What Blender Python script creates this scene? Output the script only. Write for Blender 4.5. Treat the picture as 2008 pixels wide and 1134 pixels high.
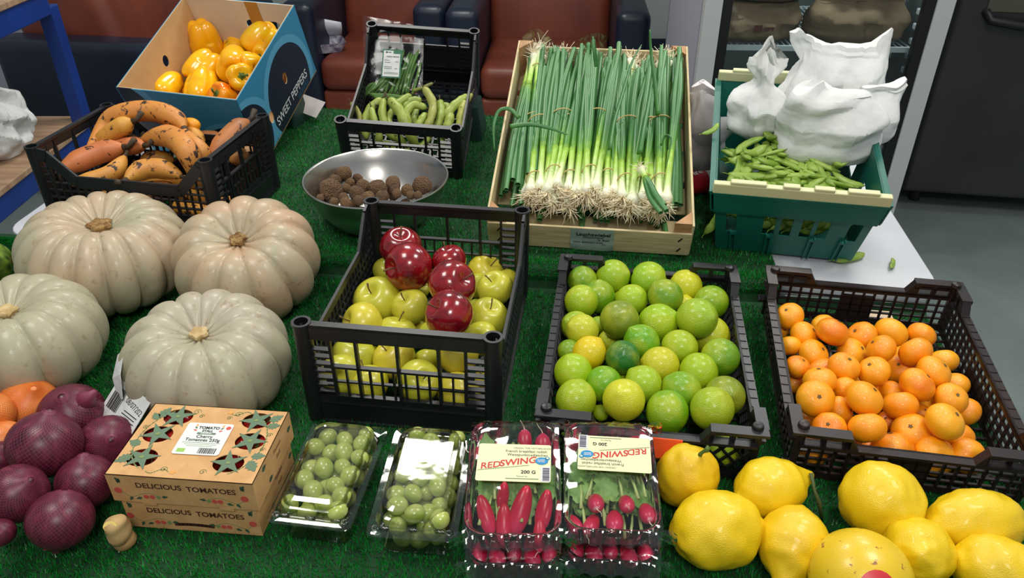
import bpy, bmesh, math, random
import numpy as np
from mathutils import Vector, Matrix, Euler, noise

for o in list(bpy.data.objects):
    bpy.data.objects.remove(o, do_unlink=True)
scene = bpy.context.scene
COL = scene.collection
R = math.radians
random.seed(7)

# ------------------------------------------------------------ camera, light, exposure
T = 0.74            # top of the front table
C = 0.045           # step up to the rear table
CAM_H = T + 0.84
FPX = 1519.0        # focal length in pixels of the 2008 px wide frame
PITCH = R(32.57)
cam_data = bpy.data.cameras.new('camera')
cam_data.sensor_width = 36.0
cam_data.lens = FPX / 2008.0 * 36.0
cam_data.clip_start = 0.02
cam = bpy.data.objects.new('camera', cam_data)
COL.objects.link(cam)
cam.location = (0, 0, CAM_H)
cam.rotation_euler = (math.pi / 2 - PITCH, 0, 0)
scene.camera = cam

world = bpy.data.worlds.new('room_light')
scene.world = world
world.use_nodes = True
bgn = world.node_tree.nodes['Background']
bgn.inputs[0].default_value = (0.86, 0.93, 1.0, 1)
bgn.inputs[1].default_value = 0.33

def area(name, loc, sx, sy, power, col=(1, 0.97, 0.91)):
    ld = bpy.data.lights.new(name, 'AREA')
    ld.shape = 'RECTANGLE'; ld.size = sx; ld.size_y = sy
    ld.energy = power; ld.color = col
    lo = bpy.data.objects.new(name, ld)
    COL.objects.link(lo)
    lo.location = loc
    return lo
CEIL = 2.75
LAMPS = [(-0.45, 2.85, 0.6, 0.6, 27), (-0.95, 0.95, 0.6, 0.6, 19), (1.05, 1.1, 0.6, 0.6, 23), (1.25, 3.0, 0.6, 0.6, 23), (0.1, -0.7, 0.6, 0.6, 26)]
for i, (lx, ly, lw_, ll_, pw) in enumerate(LAMPS):
    area('ceiling_panel_light', (lx, ly, CEIL), lw_, ll_, pw)

vs = scene.view_settings
vs.view_transform = 'Standard'
vs.look = 'None'
vs.exposure = -0.10
vs.gamma = 1.0
vs.use_curve_mapping = False

# ------------------------------------------------------------ geometry helpers
cP, sP = math.cos(PITCH), math.sin(PITCH)
def pix(u, v, origin, normal=(0, 0, 1)):
    """point where the line of sight of photo pixel (u, v) meets a plane of the scene"""
    a = (u - 1004) / FPX; b = (567 - v) / FPX
    d = Vector((a, cP + b * sP, -sP + b * cP))
    o = Vector((0, 0, CAM_H)); n = Vector(normal)
    t = (Vector(origin) - o).dot(n) / d.dot(n)
    return o + d * t
def at(u, v, z):
    return pix(u, v, (0, 0, z))
def mpp(p):
    """metres per photo pixel at a point"""
    return (p[1] * cP - (p[2] - CAM_H) * sP) / FPX

class MB:
    """collects simple shapes into one mesh"""
    def __init__(s):
        s.v = []; s.f = []; s.attr = []
    def add(s, vs_, fs, M=None):
        n = len(s.v)
        if M is not None:
            vs_ = [M @ Vector(p) for p in vs_]
        s.v += [tuple(p) for p in vs_]
        s.f += [tuple(i + n for i in f) for f in fs]
        return s
    def box(s, c, d, M=None, rz=0, rx=0, ry=0):
        x, y, z = [k / 2 for k in d]
        vv = [(-x, -y, -z), (x, -y, -z), (x, y, -z), (-x, y, -z), (-x, -y, z), (x, -y, z), (x, y, z), (-x, y, z)]
        m = Matrix.Translation(c)
        if rz or rx or ry:
            m = m @ Euler((rx, ry, rz)).to_matrix().to_4x4()
        if M is not None:
            m = M @ m
        return s.add(vv, [(0, 3, 2, 1), (4, 5, 6, 7), (0, 1, 5, 4), (1, 2, 6, 5), (2, 3, 7, 6), (3, 0, 4, 7)], m)
    def hexa(s, p):
        """8 corners: 4 bottom then 4 top"""
        return s.add(p, [(0, 3, 2, 1), (4, 5, 6, 7), (0, 1, 5, 4), (1, 2, 6, 5), (2, 3, 7, 6), (3, 0, 4, 7)])
    def bar(s, a, b, w, h, up=(0, 0, 1)):
        a = Vector(a); b = Vector(b); d = (b - a).normalized()
        upv = Vector(up)
        x = d.cross(upv)
        if x.length < 1e-6: x = d.cross(Vector((1, 0, 0)))
        x.normalize(); z = x.cross(d).normalized()
        x *= w / 2; z *= h / 2
        return s.add([a - x - z, a + x - z, a + x + z, a - x + z, b - x - z, b + x - z, b + x + z, b - x + z],
                     [(0, 1, 2, 3), (4, 7, 6, 5), (0, 4, 5, 1), (1, 5, 6, 2), (2, 6, 7, 3), (3, 7, 4, 0)])
    def tube(s, pts, rad, seg=8, cap=True, open_end=False, flat=None):
        pts = [Vector(p) for p in pts]
        n = len(pts)
        if not hasattr(rad, '__len__'): rad = [rad] * n
        rings = []
        tprev = None; nx = None
        for i in range(n):
            d = (pts[min(i + 1, n - 1)] - pts[max(i - 1, 0)])
            if d.length < 1e-9: d = Vector((0, 0, 1))
            d.normalize()
            if nx is None:
                nx = d.orthogonal().normalized()
            else:
                nx = (nx - d * nx.dot(d))
                if nx.length < 1e-6: nx = d.orthogonal()
                nx.normalize()
            ny = d.cross(nx)
            k = 1.0 if flat is None else flat
            rings.append([pts[i] + (nx * math.cos(2 * math.pi * j / seg) + ny * k * math.sin(2 * math.pi * j / seg)) * rad[i] for j in range(seg)])
        vv = [p for r_ in rings for p in r_]
        ff = []
        for i in range(n - 1):
            for j in range(seg):
                a = i * seg + j; b = i * seg + (j + 1) % seg
                ff.append((a, b, b + seg, a + seg))
        if cap:
            ff.append(tuple(range(seg - 1, -1, -1)))
            if not open_end: ff.append(tuple((n - 1) * seg + j for j in range(seg)))
        s.add(vv, ff)
        return s
    def lathe(s, prof, seg=32, fn=None, c=(0, 0, 0), close=False):
        """prof: list of (r, z); fn(theta, i)->(mul, dz)"""
        vv = []; n = len(prof)
        for i, (r_, z) in enumerate(prof):
            for j in range(seg):
                th = 2 * math.pi * j / seg
                m, dz = fn(th, i) if fn else (1, 0)
                vv.append((c[0] + r_ * m * math.cos(th), c[1] + r_ * m * math.sin(th), c[2] + z + dz))
        ff = []
        for i in range(n - 1 + (1 if close else 0)):
            i2 = (i + 1) % n
            for j in range(seg):
                j2 = (j + 1) % seg
                ff.append((i * seg + j, i * seg + j2, i2 * seg + j2, i2 * seg + j))
        return s.add(vv, ff)
    def prism(s, poly, z0, z1):
        n = len(poly)
        vv = [(p[0], p[1], z0) for p in poly] + [(p[0], p[1], z1) for p in poly]
        ff = [tuple(range(n - 1, -1, -1)), tuple(range(n, 2 * n))]
        ff += [(i, (i + 1) % n, n + (i + 1) % n, n + i) for i in range(n)]
        return s.add(vv, ff)
    def loft(s, rings, cap0=True, cap1=False):
        n = len(rings[0]); vv = [p for r_ in rings for p in r_]; ff = []
        for i in range(len(rings) - 1):
            for j in range(n):
                j2 = (j + 1) % n
                ff.append((i * n + j, i * n + j2, (i + 1) * n + j2, (i + 1) * n + j))
        if cap0: ff.append(tuple(range(n - 1, -1, -1)))
        if cap1: ff.append(tuple((len(rings) - 1) * n + j for j in range(n)))
        return s.add(vv, ff)
    def mesh(s, name, mat=None, smooth=False, angle=None):
        me = bpy.data.meshes.new(name)
        me.from_pydata(s.v, [], s.f)
        me.update()
        bm = bmesh.new(); bm.from_mesh(me)
        bmesh.ops.recalc_face_normals(bm, faces=bm.faces)
        bm.to_mesh(me); bm.free()
        if mat is not None: me.materials.append(mat)
        if smooth:
            me.polygons.foreach_set('use_smooth', [True] * len(me.polygons))
            if angle is not None:
                try: me.set_sharp_from_angle(angle=R(angle))
                except Exception: pass
        return me
    def build(s, name, mat, parent=None, smooth=False, angle=None, loc=None, rot=None, bevel=0):
        o = bpy.data.objects.new(name, s.mesh(name, mat, smooth, angle))
        COL.objects.link(o)
        if parent is not None: o.parent = parent
        if loc is not None: o.location = loc
        if rot is not None: o.rotation_euler = rot
        if bevel:
            md = o.modifiers.new('bevel', 'BEVEL'); md.width = bevel; md.segments = 2; md.limit_method = 'ANGLE'; md.angle_limit = R(35)
        return o

def tag(o, label=None, cat=None, group=None, kind=None):
    if label: o['label'] = label
    if cat: o['category'] = cat
    if group: o['group'] = group
    if kind: o['kind'] = kind
    return o
def thing(name, label, cat, loc=(0, 0, 0), rot=(0, 0, 0), group=None):
    o = bpy.data.objects.new(name, None)
    COL.objects.link(o)
    o.empty_display_size = 0.02
    o.location = loc; o.rotation_euler = rot
    return tag(o, label, cat, group)
def inst(name, mesh, parent=None, loc=(0, 0, 0), rot=(0, 0, 0), scale=(1, 1, 1), color=None):
    o = bpy.data.objects.new(name, mesh)
    COL.objects.link(o)
    if parent is not None: o.parent = parent
    o.location = loc; o.rotation_euler = rot
    o.scale = scale if hasattr(scale, '__len__') else (scale,) * 3
    if color is not None: o.color = (*color, 1)
    return o
def xf(loc, rot):
    return Matrix.Translation(loc) @ Euler([R(a) for a in rot]).to_matrix().to_4x4()

def text_part(parent, s, size, loc, mat, rot=(0, 0, 0), align='CENTER', bold=0.0, shear=0.0, sx=1.0, name='lettering', space=1.0):
    cu = bpy.data.curves.new('txt', 'FONT')
    cu.body = s; cu.size = size; cu.align_x = align; cu.align_y = 'CENTER'
    cu.offset = bold; cu.shear = shear; cu.space_character = space
    cu.resolution_u = 3
    to = bpy.data.objects.new('txt', cu)
    COL.objects.link(to)
    dg = bpy.context.evaluated_depsgraph_get()
    me = bpy.data.meshes.new_from_object(to.evaluated_get(dg))
    bpy.data.objects.remove(to, do_unlink=True)
    me.materials.clear(); me.materials.append(mat)
    me.name = name
    o = bpy.data.objects.new(name, me)
    COL.objects.link(o)
    o.parent = parent; o.location = loc; o.rotation_euler = rot; o.scale = (sx, 1, 1)
    return o

# ------------------------------------------------------------ materials
def lin(h):
    """sRGB 0-255 tuple to linear"""
    return tuple(((c_ / 255) / 12.92 if c_ / 255 <= 0.04045 else ((c_ / 255 + 0.055) / 1.055) ** 2.4) for c_ in h)
class NT:
    def __init__(s, name):
        s.m = bpy.data.materials.new(name); s.m.use_nodes = True
        s.t = s.m.node_tree; s.b = s.t.nodes['Principled BSDF']; s.out = s.t.nodes['Material Output']
    def n(s, typ, **kw):
        nd = s.t.nodes.new(typ)
        for k, v in kw.items(): setattr(nd, k, v)
        return nd
    def l(s, a, b): s.t.links.new(a, b)
def ramp(nt, fac, stops, interp='LINEAR'):
    cr = nt.n('ShaderNodeValToRGB'); cr.color_ramp.interpolation = interp
    el = cr.color_ramp.elements
    while len(el) > 1: el.remove(el[-1])
    el[0].position = stops[0][0]; el[0].color = (*stops[0][1], 1)
    for p, c_ in stops[1:]:
        e = el.new(p); e.color = (*c_, 1)
    nt.l(fac, cr.inputs[0])
    return cr.outputs[0]
def noise_tex(nt, scale, detail=3, rough=0.5, rand=False, typ='Object', dist=0.0, vec=(1, 1, 1)):
    tc = nt.n('ShaderNodeTexCoord'); src = tc.outputs[typ]
    if vec != (1, 1, 1):
        mp = nt.n('ShaderNodeMapping'); mp.inputs['Scale'].default_value = vec; nt.l(src, mp.inputs[0]); src = mp.outputs[0]
    if rand:
        oi = nt.n('ShaderNodeObjectInfo'); vm = nt.n('ShaderNodeVectorMath', operation='ADD')
        ml = nt.n('ShaderNodeMath', operation='MULTIPLY'); ml.inputs[1].default_value = 37.0
        nt.l(oi.outputs['Random'], ml.inputs[0]); nt.l(src, vm.inputs[0]); nt.l(ml.outputs[0], vm.inputs[1]); src = vm.outputs[0]
    nz = nt.n('ShaderNodeTexNoise'); nz.inputs['Scale'].default_value = scale; nz.inputs['Detail'].default_value = detail
    nz.inputs['Roughness'].default_value = rough; nz.inputs['Distortion'].default_value = dist
    nt.l(src, nz.inputs['Vector'])
    return nz.outputs['Fac']
def mixc(nt, fac, a, b, mode='MIX'):
    mx = nt.n('ShaderNodeMix', data_type='RGBA', blend_type=mode)
    if isinstance(fac, (int, float)): mx.inputs[0].default_value = fac
    else: nt.l(fac, mx.inputs[0])
    for k, x in ((6, a), (7, b)):
        if isinstance(x, tuple): mx.inputs[k].default_value = (*x[:3], 1)
        else: nt.l(x, mx.inputs[k])
    return mx.outputs[2]
def bump(nt, h, strength=0.3, dist=0.002):
    b = nt.n('ShaderNodeBump'); b.inputs['Strength'].default_value = strength; b.inputs['Distance'].default_value = dist
    nt.l(h, b.inputs['Height']); nt.l(b.outputs[0], nt.b.inputs['Normal'])
def M(name, col, rough=0.5, col2=None, scale=8, lo=0.35, hi=0.65, bmp=0, bscale=60, bdist=0.002, metal=0, coat=0, spec=0.5, sss=0, objcol=False, rand=True, vec=(1, 1, 1), detail=3, specks=None, sscale=30, sthr=0.68, trans=0):
    nt = NT(name); b = nt.b
    b.inputs['Roughness'].default_value = rough; b.inputs['Metallic'].default_value = metal
    b.inputs['Specular IOR Level'].default_value = spec
    b.inputs['Coat Weight'].default_value = coat; b.inputs['Coat Roughness'].default_value = 0.12
    if sss:
        b.inputs['Subsurface Weight'].default_value = sss; b.inputs['Subsurface Radius'].default_value = (0.006, 0.004, 0.002); b.inputs['Subsurface Scale'].default_value = 1.0
    base = col
    if objcol:
        oi = nt.n('ShaderNodeObjectInfo'); base = oi.outputs['Color']
    if col2 is not None:
        f = noise_tex(nt, scale, detail, rand=rand, vec=vec)
        mr = nt.n('ShaderNodeMapRange'); mr.inputs[1].default_value = lo; mr.inputs[2].default_value = hi; nt.l(f, mr.inputs[0])
        base = mixc(nt, mr.outputs[0], base, col2)
    if specks is not None:
        f = noise_tex(nt, sscale, 2, rand=rand)
        mr = nt.n('ShaderNodeMapRange'); mr.inputs[1].default_value = sthr; mr.inputs[2].default_value = sthr + 0.04; nt.l(f, mr.inputs[0])
        base = mixc(nt, mr.outputs[0], base, specks)
    if isinstance(base, tuple): b.inputs['Base Color'].default_value = (*base[:3], 1)
    else: nt.l(base, b.inputs['Base Color'])
    if bmp: bump(nt, noise_tex(nt, bscale, 2, rand=rand), bmp, bdist)
    return nt.m
def film_mat(name, tint=(0.97, 0.98, 0.98), rough=0.06, k=1.0, base=0.02, bscale=40, bstr=0.4, bd=0.004):
    nt = NT(name); nt.t.nodes.remove(nt.b)
    tr = nt.n('ShaderNodeBsdfTransparent'); tr.inputs[0].default_value = (*tint, 1)
    gl = nt.n('ShaderNodeBsdfGlossy'); gl.inputs['Roughness'].default_value = rough
    fr = nt.n('ShaderNodeFresnel'); fr.inputs[0].default_value = 1.5
    ma = nt.n('ShaderNodeMath', operation='MULTIPLY_ADD'); ma.inputs[1].default_value = k; ma.inputs[2].default_value = base; ma.use_clamp = True
    nt.l(fr.outputs[0], ma.inputs[0])
    mx = nt.n('ShaderNodeMixShader'); nt.l(ma.outputs[0], mx.inputs[0]); nt.l(tr.outputs[0], mx.inputs[1]); nt.l(gl.outputs[0], mx.inputs[2])
    if bstr:
        h = noise_tex(nt, bscale, 2, rand=True)
        bp = nt.n('ShaderNodeBump'); bp.inputs['Strength'].default_value = bstr; bp.inputs['Distance'].default_value = bd
        nt.l(h, bp.inputs['Height']); nt.l(bp.outputs[0], gl.inputs['Normal']); nt.l(bp.outputs[0], fr.inputs['Normal'])
    nt.l(mx.outputs[0], nt.out.inputs[0])
    return nt.m

m_black = M('black_plastic', lin((20, 21, 24)), 0.38, lin((32, 33, 37)), 6, spec=0.5)
m_brownblack = M('brown_black_plastic', lin((30, 24, 25)), 0.4, lin((42, 30, 29)), 5)
m_white = M('white_laminate', lin((208, 210, 216)), 0.35)
m_paper = M('white_paper', lin((216, 218, 215)), 0.75, lin((206, 209, 206)), 30, bmp=0.45, bscale=38, bdist=0.006)
m_ink = M('black_ink', lin((38, 36, 36)), 0.6)
m_card = M('kraft_card', lin((214, 168, 112)), 0.7, lin((200, 152, 98)), 40, bmp=0.08, bscale=200)
m_film = film_mat('clear_film', k=1.2, base=0.03, bscale=14, bstr=0.5, bd=0.01)
m_tray = film_mat('clear_tray_plastic', k=1.5, base=0.05, bscale=25, bstr=0.12)
# ------------------------------------------------------------ setting
YAW = R(-6.93)
OX, OY = 0.0571, 1.3298
def tf(a, b, z=0.0):
    """table frame (a along the step, b away from the camera) to world"""
    return Vector((OX + a * math.cos(YAW) - b * math.sin(YAW), OY + a * math.sin(YAW) + b * math.cos(YAW), z))
MT = Matrix.Translation((OX, OY, 0)) @ Matrix.Rotation(YAW, 4, 'Z')

m_floor = M('vinyl_floor', lin((112, 124, 121)), 0.42, lin((126, 138, 134)), 3, bmp=0.03, bscale=90, rand=False, specks=lin((98, 108, 106)), sscale=220, sthr=0.62)
m_wall = M('painted_wall', lin((170, 178, 176)), 0.8, rand=False)
m_base = M('navy_skirting', lin((30, 38, 56)), 0.5, rand=False)
tag(MB().box((0, 3.0, -0.02), (12, 12, 0.04)).build('floor', m_floor), kind='structure')
wm = Matrix.Translation((0, 5.55, 0)) @ Matrix.Rotation(R(-2), 4, 'Z')
tag(MB().box((0, 0.05, 1.5), (12, 0.1, 3.0), wm).build('wall_back', m_wall), kind='structure')
tag(MB().box((0, -0.012, 0.07), (12, 0.02, 0.14), wm).build('baseboard_back', m_base), kind='structure')

# ---- tables
def rrect(x0, x1, y0, y1, r, n=6):
    pts = []
    for cx, cy, a0 in ((x1 - r, y0 + r, -90), (x1 - r, y1 - r, 0), (x0 + r, y1 - r, 90), (x0 + r, y0 + r, 180)):
        for k in range(n + 1):
            a = R(a0 + 90 * k / n); pts.append((cx + r * math.cos(a), cy + r * math.sin(a)))
    return pts
m_leg = M('grey_table_leg', lin((120, 124, 128)), 0.4, metal=0.6)
def table(name, label, a0, a1, b0, b1, ztop):
    t = thing(name, label, 'table', (OX, OY, 0), (0, 0, YAW))
    MB().prism(rrect(a0, a1, b0, b1, 0.06), ztop - 0.03, ztop).build('table_top', m_white, t, bevel=0.004)
    for a in (a0 + 0.09, a1 - 0.09):
        for b in (b0 + 0.08, b1 - 0.08):
            MB().tube([(a, b, 0.0), (a, b, ztop - 0.03)], 0.018, 12).build('leg', m_leg, t, smooth=True, angle=40)
    return t
table('folding_table', 'white folding table with rounded corners behind the step, corner bare beside the teal crate', -1.17, 0.77, 0.0, 0.84, T + C - 0.003)
table('display_table', 'front table hidden under the green grass mat', -1.4, 0.745, -1.05, -0.02, T - 0.003)

# ---- artificial grass
nt = NT('turf_blade')
f = noise_tex(nt, 9, 3, typ='Object'); f2 = noise_tex(nt, 160, 1, typ='Object')
colt = mixc(nt, f, lin((3, 78, 20)), lin((12, 116, 34)))
colt = mixc(nt, f2, colt, lin((24, 142, 48)))
nt.l(colt, nt.b.inputs['Base Color']); nt.b.inputs['Roughness'].default_value = 0.3; nt.b.inputs['Specular IOR Level'].default_value = 0.22
m_turf = nt.m
m_turfbase = M('turf_backing', lin((8, 52, 20)), 0.8, lin((10, 66, 26)), 60, rand=False)
def pile(name, parent, pts, nrm, rs, hmin=0.005, hmax=0.010, w=0.0015):
    """one blade (a tapered triangle) per point"""
    n = len(pts)
    th = rs.uniform(0, 2 * np.pi, n); lean = rs.uniform(0.15, 1.0, n); h = rs.uniform(hmin, hmax, n)
    d = np.stack([np.cos(th), np.sin(th), np.zeros(n)], 1)
    # tangent directions on the surface
    t1 = d - nrm * (d * nrm).sum(1)[:, None]; t1 /= np.linalg.norm(t1, axis=1)[:, None] + 1e-9
    t2 = np.cross(nrm, t1)
    tip = pts + nrm * (h * np.cos(lean * 0.9))[:, None] + t1 * (h * np.sin(lean * 0.9))[:, None]
    ww = (w * rs.uniform(0.7, 1.3, n))[:, None]
    v = np.stack([pts - t2 * ww / 2, pts + t2 * ww / 2, tip], 1).reshape(-1, 3)
    me = bpy.data.meshes.new(name)
    me.vertices.add(3 * n); me.vertices.foreach_set('co', v.ravel())
    me.loops.add(3 * n); me.loops.foreach_set('vertex_index', np.arange(3 * n, dtype=np.int32))
    me.polygons.add(n); me.polygons.foreach_set('loop_start', np.arange(0, 3 * n, 3, dtype=np.int32))
    me.polygons.foreach_set('loop_total', np.full(n, 3, dtype=np.int32))
    me.update(); me.validate(); me.materials.append(m_turf)
    o = bpy.data.objects.new(name, me); COL.objects.link(o); o.parent = parent; o['kind'] = 'stuff'
    return o
rs = np.random.RandomState(3)
def flatpts(n, a0, a1, b0, b1, z):
    p = np.stack([rs.uniform(a0, a1, n), rs.uniform(b0, b1, n), np.full(n, z)], 1)
    return p, np.tile([0, 0, 1.0], (n, 1))
def bend(a0, a1, n, prof):
    """points along a bent sheet; prof: list of (b, z)"""
    pr = np.array(prof); seg = np.diff(pr, axis=0); ln = np.linalg.norm(seg, axis=1)
    k = rs.choice(len(ln), n, p=ln / ln.sum()); u = rs.uniform(0, 1, n)
    bz = pr[k] + seg[k] * u[:, None]
    nb = np.stack([-seg[k][:, 1], seg[k][:, 0]], 1); nb /= np.linalg.norm(nb, axis=1)[:, None]
    p = np.stack([rs.uniform(a0, a1, n), bz[:, 0], bz[:, 1]], 1)
    return p, np.stack([np.zeros(n), nb[:, 0], nb[:, 1]], 1)
def sheet(name, parent, a0, a1, prof, mat, th=0.003):
    m = MB(); n = len(prof)
    vv = [(a, b, z) for a in (a0, a1) for b, z in prof] + [(a, b, z - th) for a in (a0, a1) for b, z in prof]
    ff = []
    for i in range(n - 1):
        ff += [(i, i + 1, n + i + 1, n + i), (2 * n + i, 3 * n + i, 3 * n + i + 1, 2 * n + i + 1)]
    ff += [(0, n, 3 * n, 2 * n), (n - 1, 3 * n - 1, 4 * n - 1, 2 * n - 1)]
    m.add(vv, ff)
    return m.build(name, mat, parent)
# front mat: flat, then turned up against the step
t = thing('grass_mat', 'green artificial grass mat on the front table under the pumpkins and crates', 'mat', (OX, OY, 0), (0, 0, YAW))
prof = [(-1.06, T), (-0.03, T), (-0.018, T + 0.004), (-0.014, T + 0.02)]
sheet('backing', t, -1.4, 0.742, prof, m_turfbase)
p1, n1 = flatpts(250000, -1.39, 0.742, -1.05, -0.02, T)
p2, n2 = bend(-1.32, -0.9, 9000, [(-0.024, T), (-0.016, T + 0.01), (-0.012, T + 0.042)])
sheet('upturned_edge', t, -1.4, -0.95, [(-0.026, T + 0.002), (-0.02, T + 0.01), (-0.012, T + 0.042), (-0.006, T + 0.046)], m_turfbase)
pile('turf_pile', t, np.concatenate([p1, p2]), np.concatenate([n1, n2]), rs)
# rear mat: over the white table and down its front edge
t = thing('grass_mat', 'green artificial grass mat draped over the front edge of the white table', 'mat', (OX, OY, 0), (0, 0, YAW))
prof = [(-0.010, T + 0.004), (-0.012, T + C - 0.016), (-0.007, T + C - 0.004), (0.006, T + C + 0.003), (0.02, T + C + 0.003), (0.83, T + C + 0.003)]
sheet('backing', t, -0.99, 0.465, prof, m_turfbase)
p1, n1 = flatpts(80000, -0.99, 0.465, 0.0, 0.83, T + C + 0.003)
p2, n2 = bend(-0.99, 0.465, 14000, prof[:5])
pile('turf_pile', t, np.concatenate([p1, p2]), np.concatenate([n1, n2]), rs)

# ---- rounded box
def rbox(name, size, r, mat, parent=None, loc=(0, 0, 0), rot=(0, 0, 0), seg=4, puff=0):
    bm = bmesh.new(); bmesh.ops.create_cube(bm, size=1)
    for v in bm.verts: v.co = Vector((v.co.x * size[0], v.co.y * size[1], v.co.z * size[2]))
    bmesh.ops.bevel(bm, geom=bm.edges[:], offset=r, segments=seg, profile=0.5, affect='EDGES')
    me = bpy.data.meshes.new(name); bm.to_mesh(me); bm.free()
    me.materials.append(mat)
    me.polygons.foreach_set('use_smooth', [True] * len(me.polygons))
    me.set_sharp_from_angle(angle=R(50))
    o = bpy.data.objects.new(name, me); COL.objects.link(o)
    if parent is not None: o.parent = parent
    o.location = loc; o.rotation_euler = rot
    return o

# ---- armchairs
m_tan = M('rust_leather', lin((128, 62, 44)), 0.42, lin((108, 50, 36)), 5, bmp=0.15, bscale=120, bdist=0.001)
m_navy = M('navy_leather', lin((24, 34, 52)), 0.36, lin((18, 26, 42)), 5, bmp=0.12, bscale=120, bdist=0.001)
def armchair(label, loc, rz, w=0.98, back=0.22):
    t = thing('armchair', label, 'armchair', loc, (0, 0, rz))
    iw = w - 0.34
    rbox('base', (iw, 0.72, 0.22), 0.02, m_tan, t, (0, 0.40, 0.16))
    rbox('seat_cushion', (iw, 0.70, 0.17), 0.05, m_tan, t, (0, 0.37, 0.355))
    rbox('backrest', (iw + 0.02, back, 0.62), 0.07, m_tan, t, (0, 0.85 - back / 2, 0.66), (R(-12), 0, 0))
    for s_ in (-1, 1):
        rbox('arm', (0.165, 0.86, 0.66), 0.045, m_navy, t, (s_ * (iw / 2 + 0.0825), 0.45, 0.385))
        for yy in (0.08, 0.8):
            MB().tube([(s_ * (iw / 2 + 0.08), yy, 0), (s_ * (iw / 2 + 0.08), yy, 0.06)], 0.02, 10).build('foot', m_black, t)
    return t
armchair('rust leather armchair with navy arms, behind the crate of spring onions', (0.165, 3.78, 0), R(-4), 1.0)
armchair('rust leather armchair with navy arms and a clear carton left on its seat', (-0.745, 3.92, 0), R(-4), 0.84)
armchair('rust leather armchair turned sideways, seen beyond the blue bench leg', (-1.26, 3.66, 0), R(82), 1.0, 0.46)
# carton and cup on the middle chair
k = thing('lidded_carton', 'clear carton with a torn white lid lying on the armchair seat', 'carton', (-1.0, 4.12, 0.442), (0, 0, R(20)))
MB().loft([[(x * 0.8, y * 0.8, 0) for x, y in rrect(-0.12, 0.12, -0.08, 0.08, 0.02)], [(x, y, 0.05) for x, y in rrect(-0.12, 0.12, -0.08, 0.08, 0.02)]]).build('tray', M('purple_tray', lin((92, 84, 110)), 0.3, lin((180, 180, 190)), 40), k)
lid = MB()
lid.add([(-0.12 + 0.24 * i / 8, 0.08 - 0.05 * math.sin(j / 8 * 2), 0.05 + 0.11 * j / 8 * (1 - 0.3 * abs(i - 4) / 4)) for j in range(9) for i in range(9)],
        [(j * 9 + i, j * 9 + i + 1, j * 9 + i + 10, j * 9 + i + 9) for j in range(8) for i in range(8)])
lo_ = lid.build('lid', m_white, k, smooth=True)
lo_.modifiers.new('thick', 'SOLIDIFY').thickness = 0.002

# ---- glass door fridge
m_frame = M('fridge_frame', lin((196, 200, 198)), 0.45)
m_gasket = M('black_gasket', lin((14, 15, 17)), 0.5)
m_inner = M('fridge_liner', lin((86, 98, 98)), 0.5)
m_shelf = M('white_wire', lin((196, 208, 214)), 0.4)
m_fridge = M('fridge_side', lin((178, 180, 190)), 0.5)
FX0, FX1, FY = 0.668, 1.508, 2.8
fr_ = thing('display_fridge', 'tall glass door fridge with a pale frame and paper bags inside', 'fridge', ((FX0 + FX1) / 2, FY, 0), (0, 0, R(-3)))
hw = (FX1 - FX0) / 2
MB().box((-hw + 0.012, 0.42, 1.0), (0.024, 0.8, 1.96)).box((hw - 0.012, 0.42, 1.0), (0.024, 0.8, 1.96)).box((0, 0.81, 1.0), (2 * hw, 0.02, 1.96)).box((0, 0.42, 0.06), (2 * hw, 0.8, 0.08)).box((0, 0.42, 1.94), (2 * hw, 0.8, 0.08)).build('cabinet', m_fridge, fr_)
MB().box((0, 0.792, 1.0), (2 * hw - 0.05, 0.012, 1.8)).box((-hw + 0.03, 0.42, 1.0), (0.01, 0.74, 1.8)).box((hw - 0.03, 0.42, 1.0), (0.01, 0.74, 1.8)).box((0, 0.42, 0.105), (2 * hw - 0.05, 0.74, 0.01)).build('liner', m_inner, fr_)
dr = MB().box((-hw + 0.03, -0.02, 1.0), (0.06, 0.045, 1.86)).box((hw - 0.03, -0.02, 1.0), (0.06, 0.045, 1.86)).box((0, -0.02, 0.1), (2 * hw, 0.045, 0.08)).box((0, -0.02, 1.9), (2 * hw, 0.045, 0.08)).build('door', m_frame, fr_)
g_ = MB()
for s_ in (-1, 1): g_.box((s_ * (hw - 0.078), -0.02, 1.0), (0.036, 0.03, 1.74))
g_.box((0, -0.02, 0.155), (2 * hw - 0.12, 0.03, 0.03)).build('gasket', m_gasket, dr)
MB().box((0, -0.028, 1.0), (2 * hw - 0.19, 0.006, 1.7)).build('glass', film_mat('fridge_glass', (0.93, 0.96, 0.95), 0.03, 0.5, 0.01, bstr=0), dr)
for s_ in (-1, 1):
    bp = MB()
    for z in np.arange(0.3, 1.75, 0.052):
        bp.box((s_ * (hw - 0.045), 0.08, z), (0.03, 0.05, 0.022)).box((s_ * (hw - 0.045), 0.30, z), (0.03, 0.05, 0.022))
    bp.build('shelf_rack', m_shelf, fr_, bevel=0.004)
SZ = 0.80
def wire_shelf(z):
    sh = MB()
    sh.bar((-hw + 0.06, 0.05, z), (hw - 0.06, 0.05, z), 0.012, 0.018).bar((-hw + 0.06, 0.70, z), (hw - 0.06, 0.70, z), 0.010, 0.010)
    for i in range(34):
        x = -hw + 0.07 + (2 * hw - 0.14) * i / 33
        sh.bar((x, 0.05, z + 0.006), (x, 0.70, z + 0.006), 0.004, 0.004)
    return sh.build('wire_shelf', m_shelf, fr_)
wire_shelf(SZ); wire_shelf(0.30)
fl_ = bpy.data.lights.new('fridge_fill_light', 'AREA'); fl_.shape = 'RECTANGLE'; fl_.size = 0.5; fl_.size_y = 0.05; fl_.energy = 8; fl_.color = (0.95, 1, 0.97)  # unseen fill light, added inside the fridge to brighten the brown bags
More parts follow.
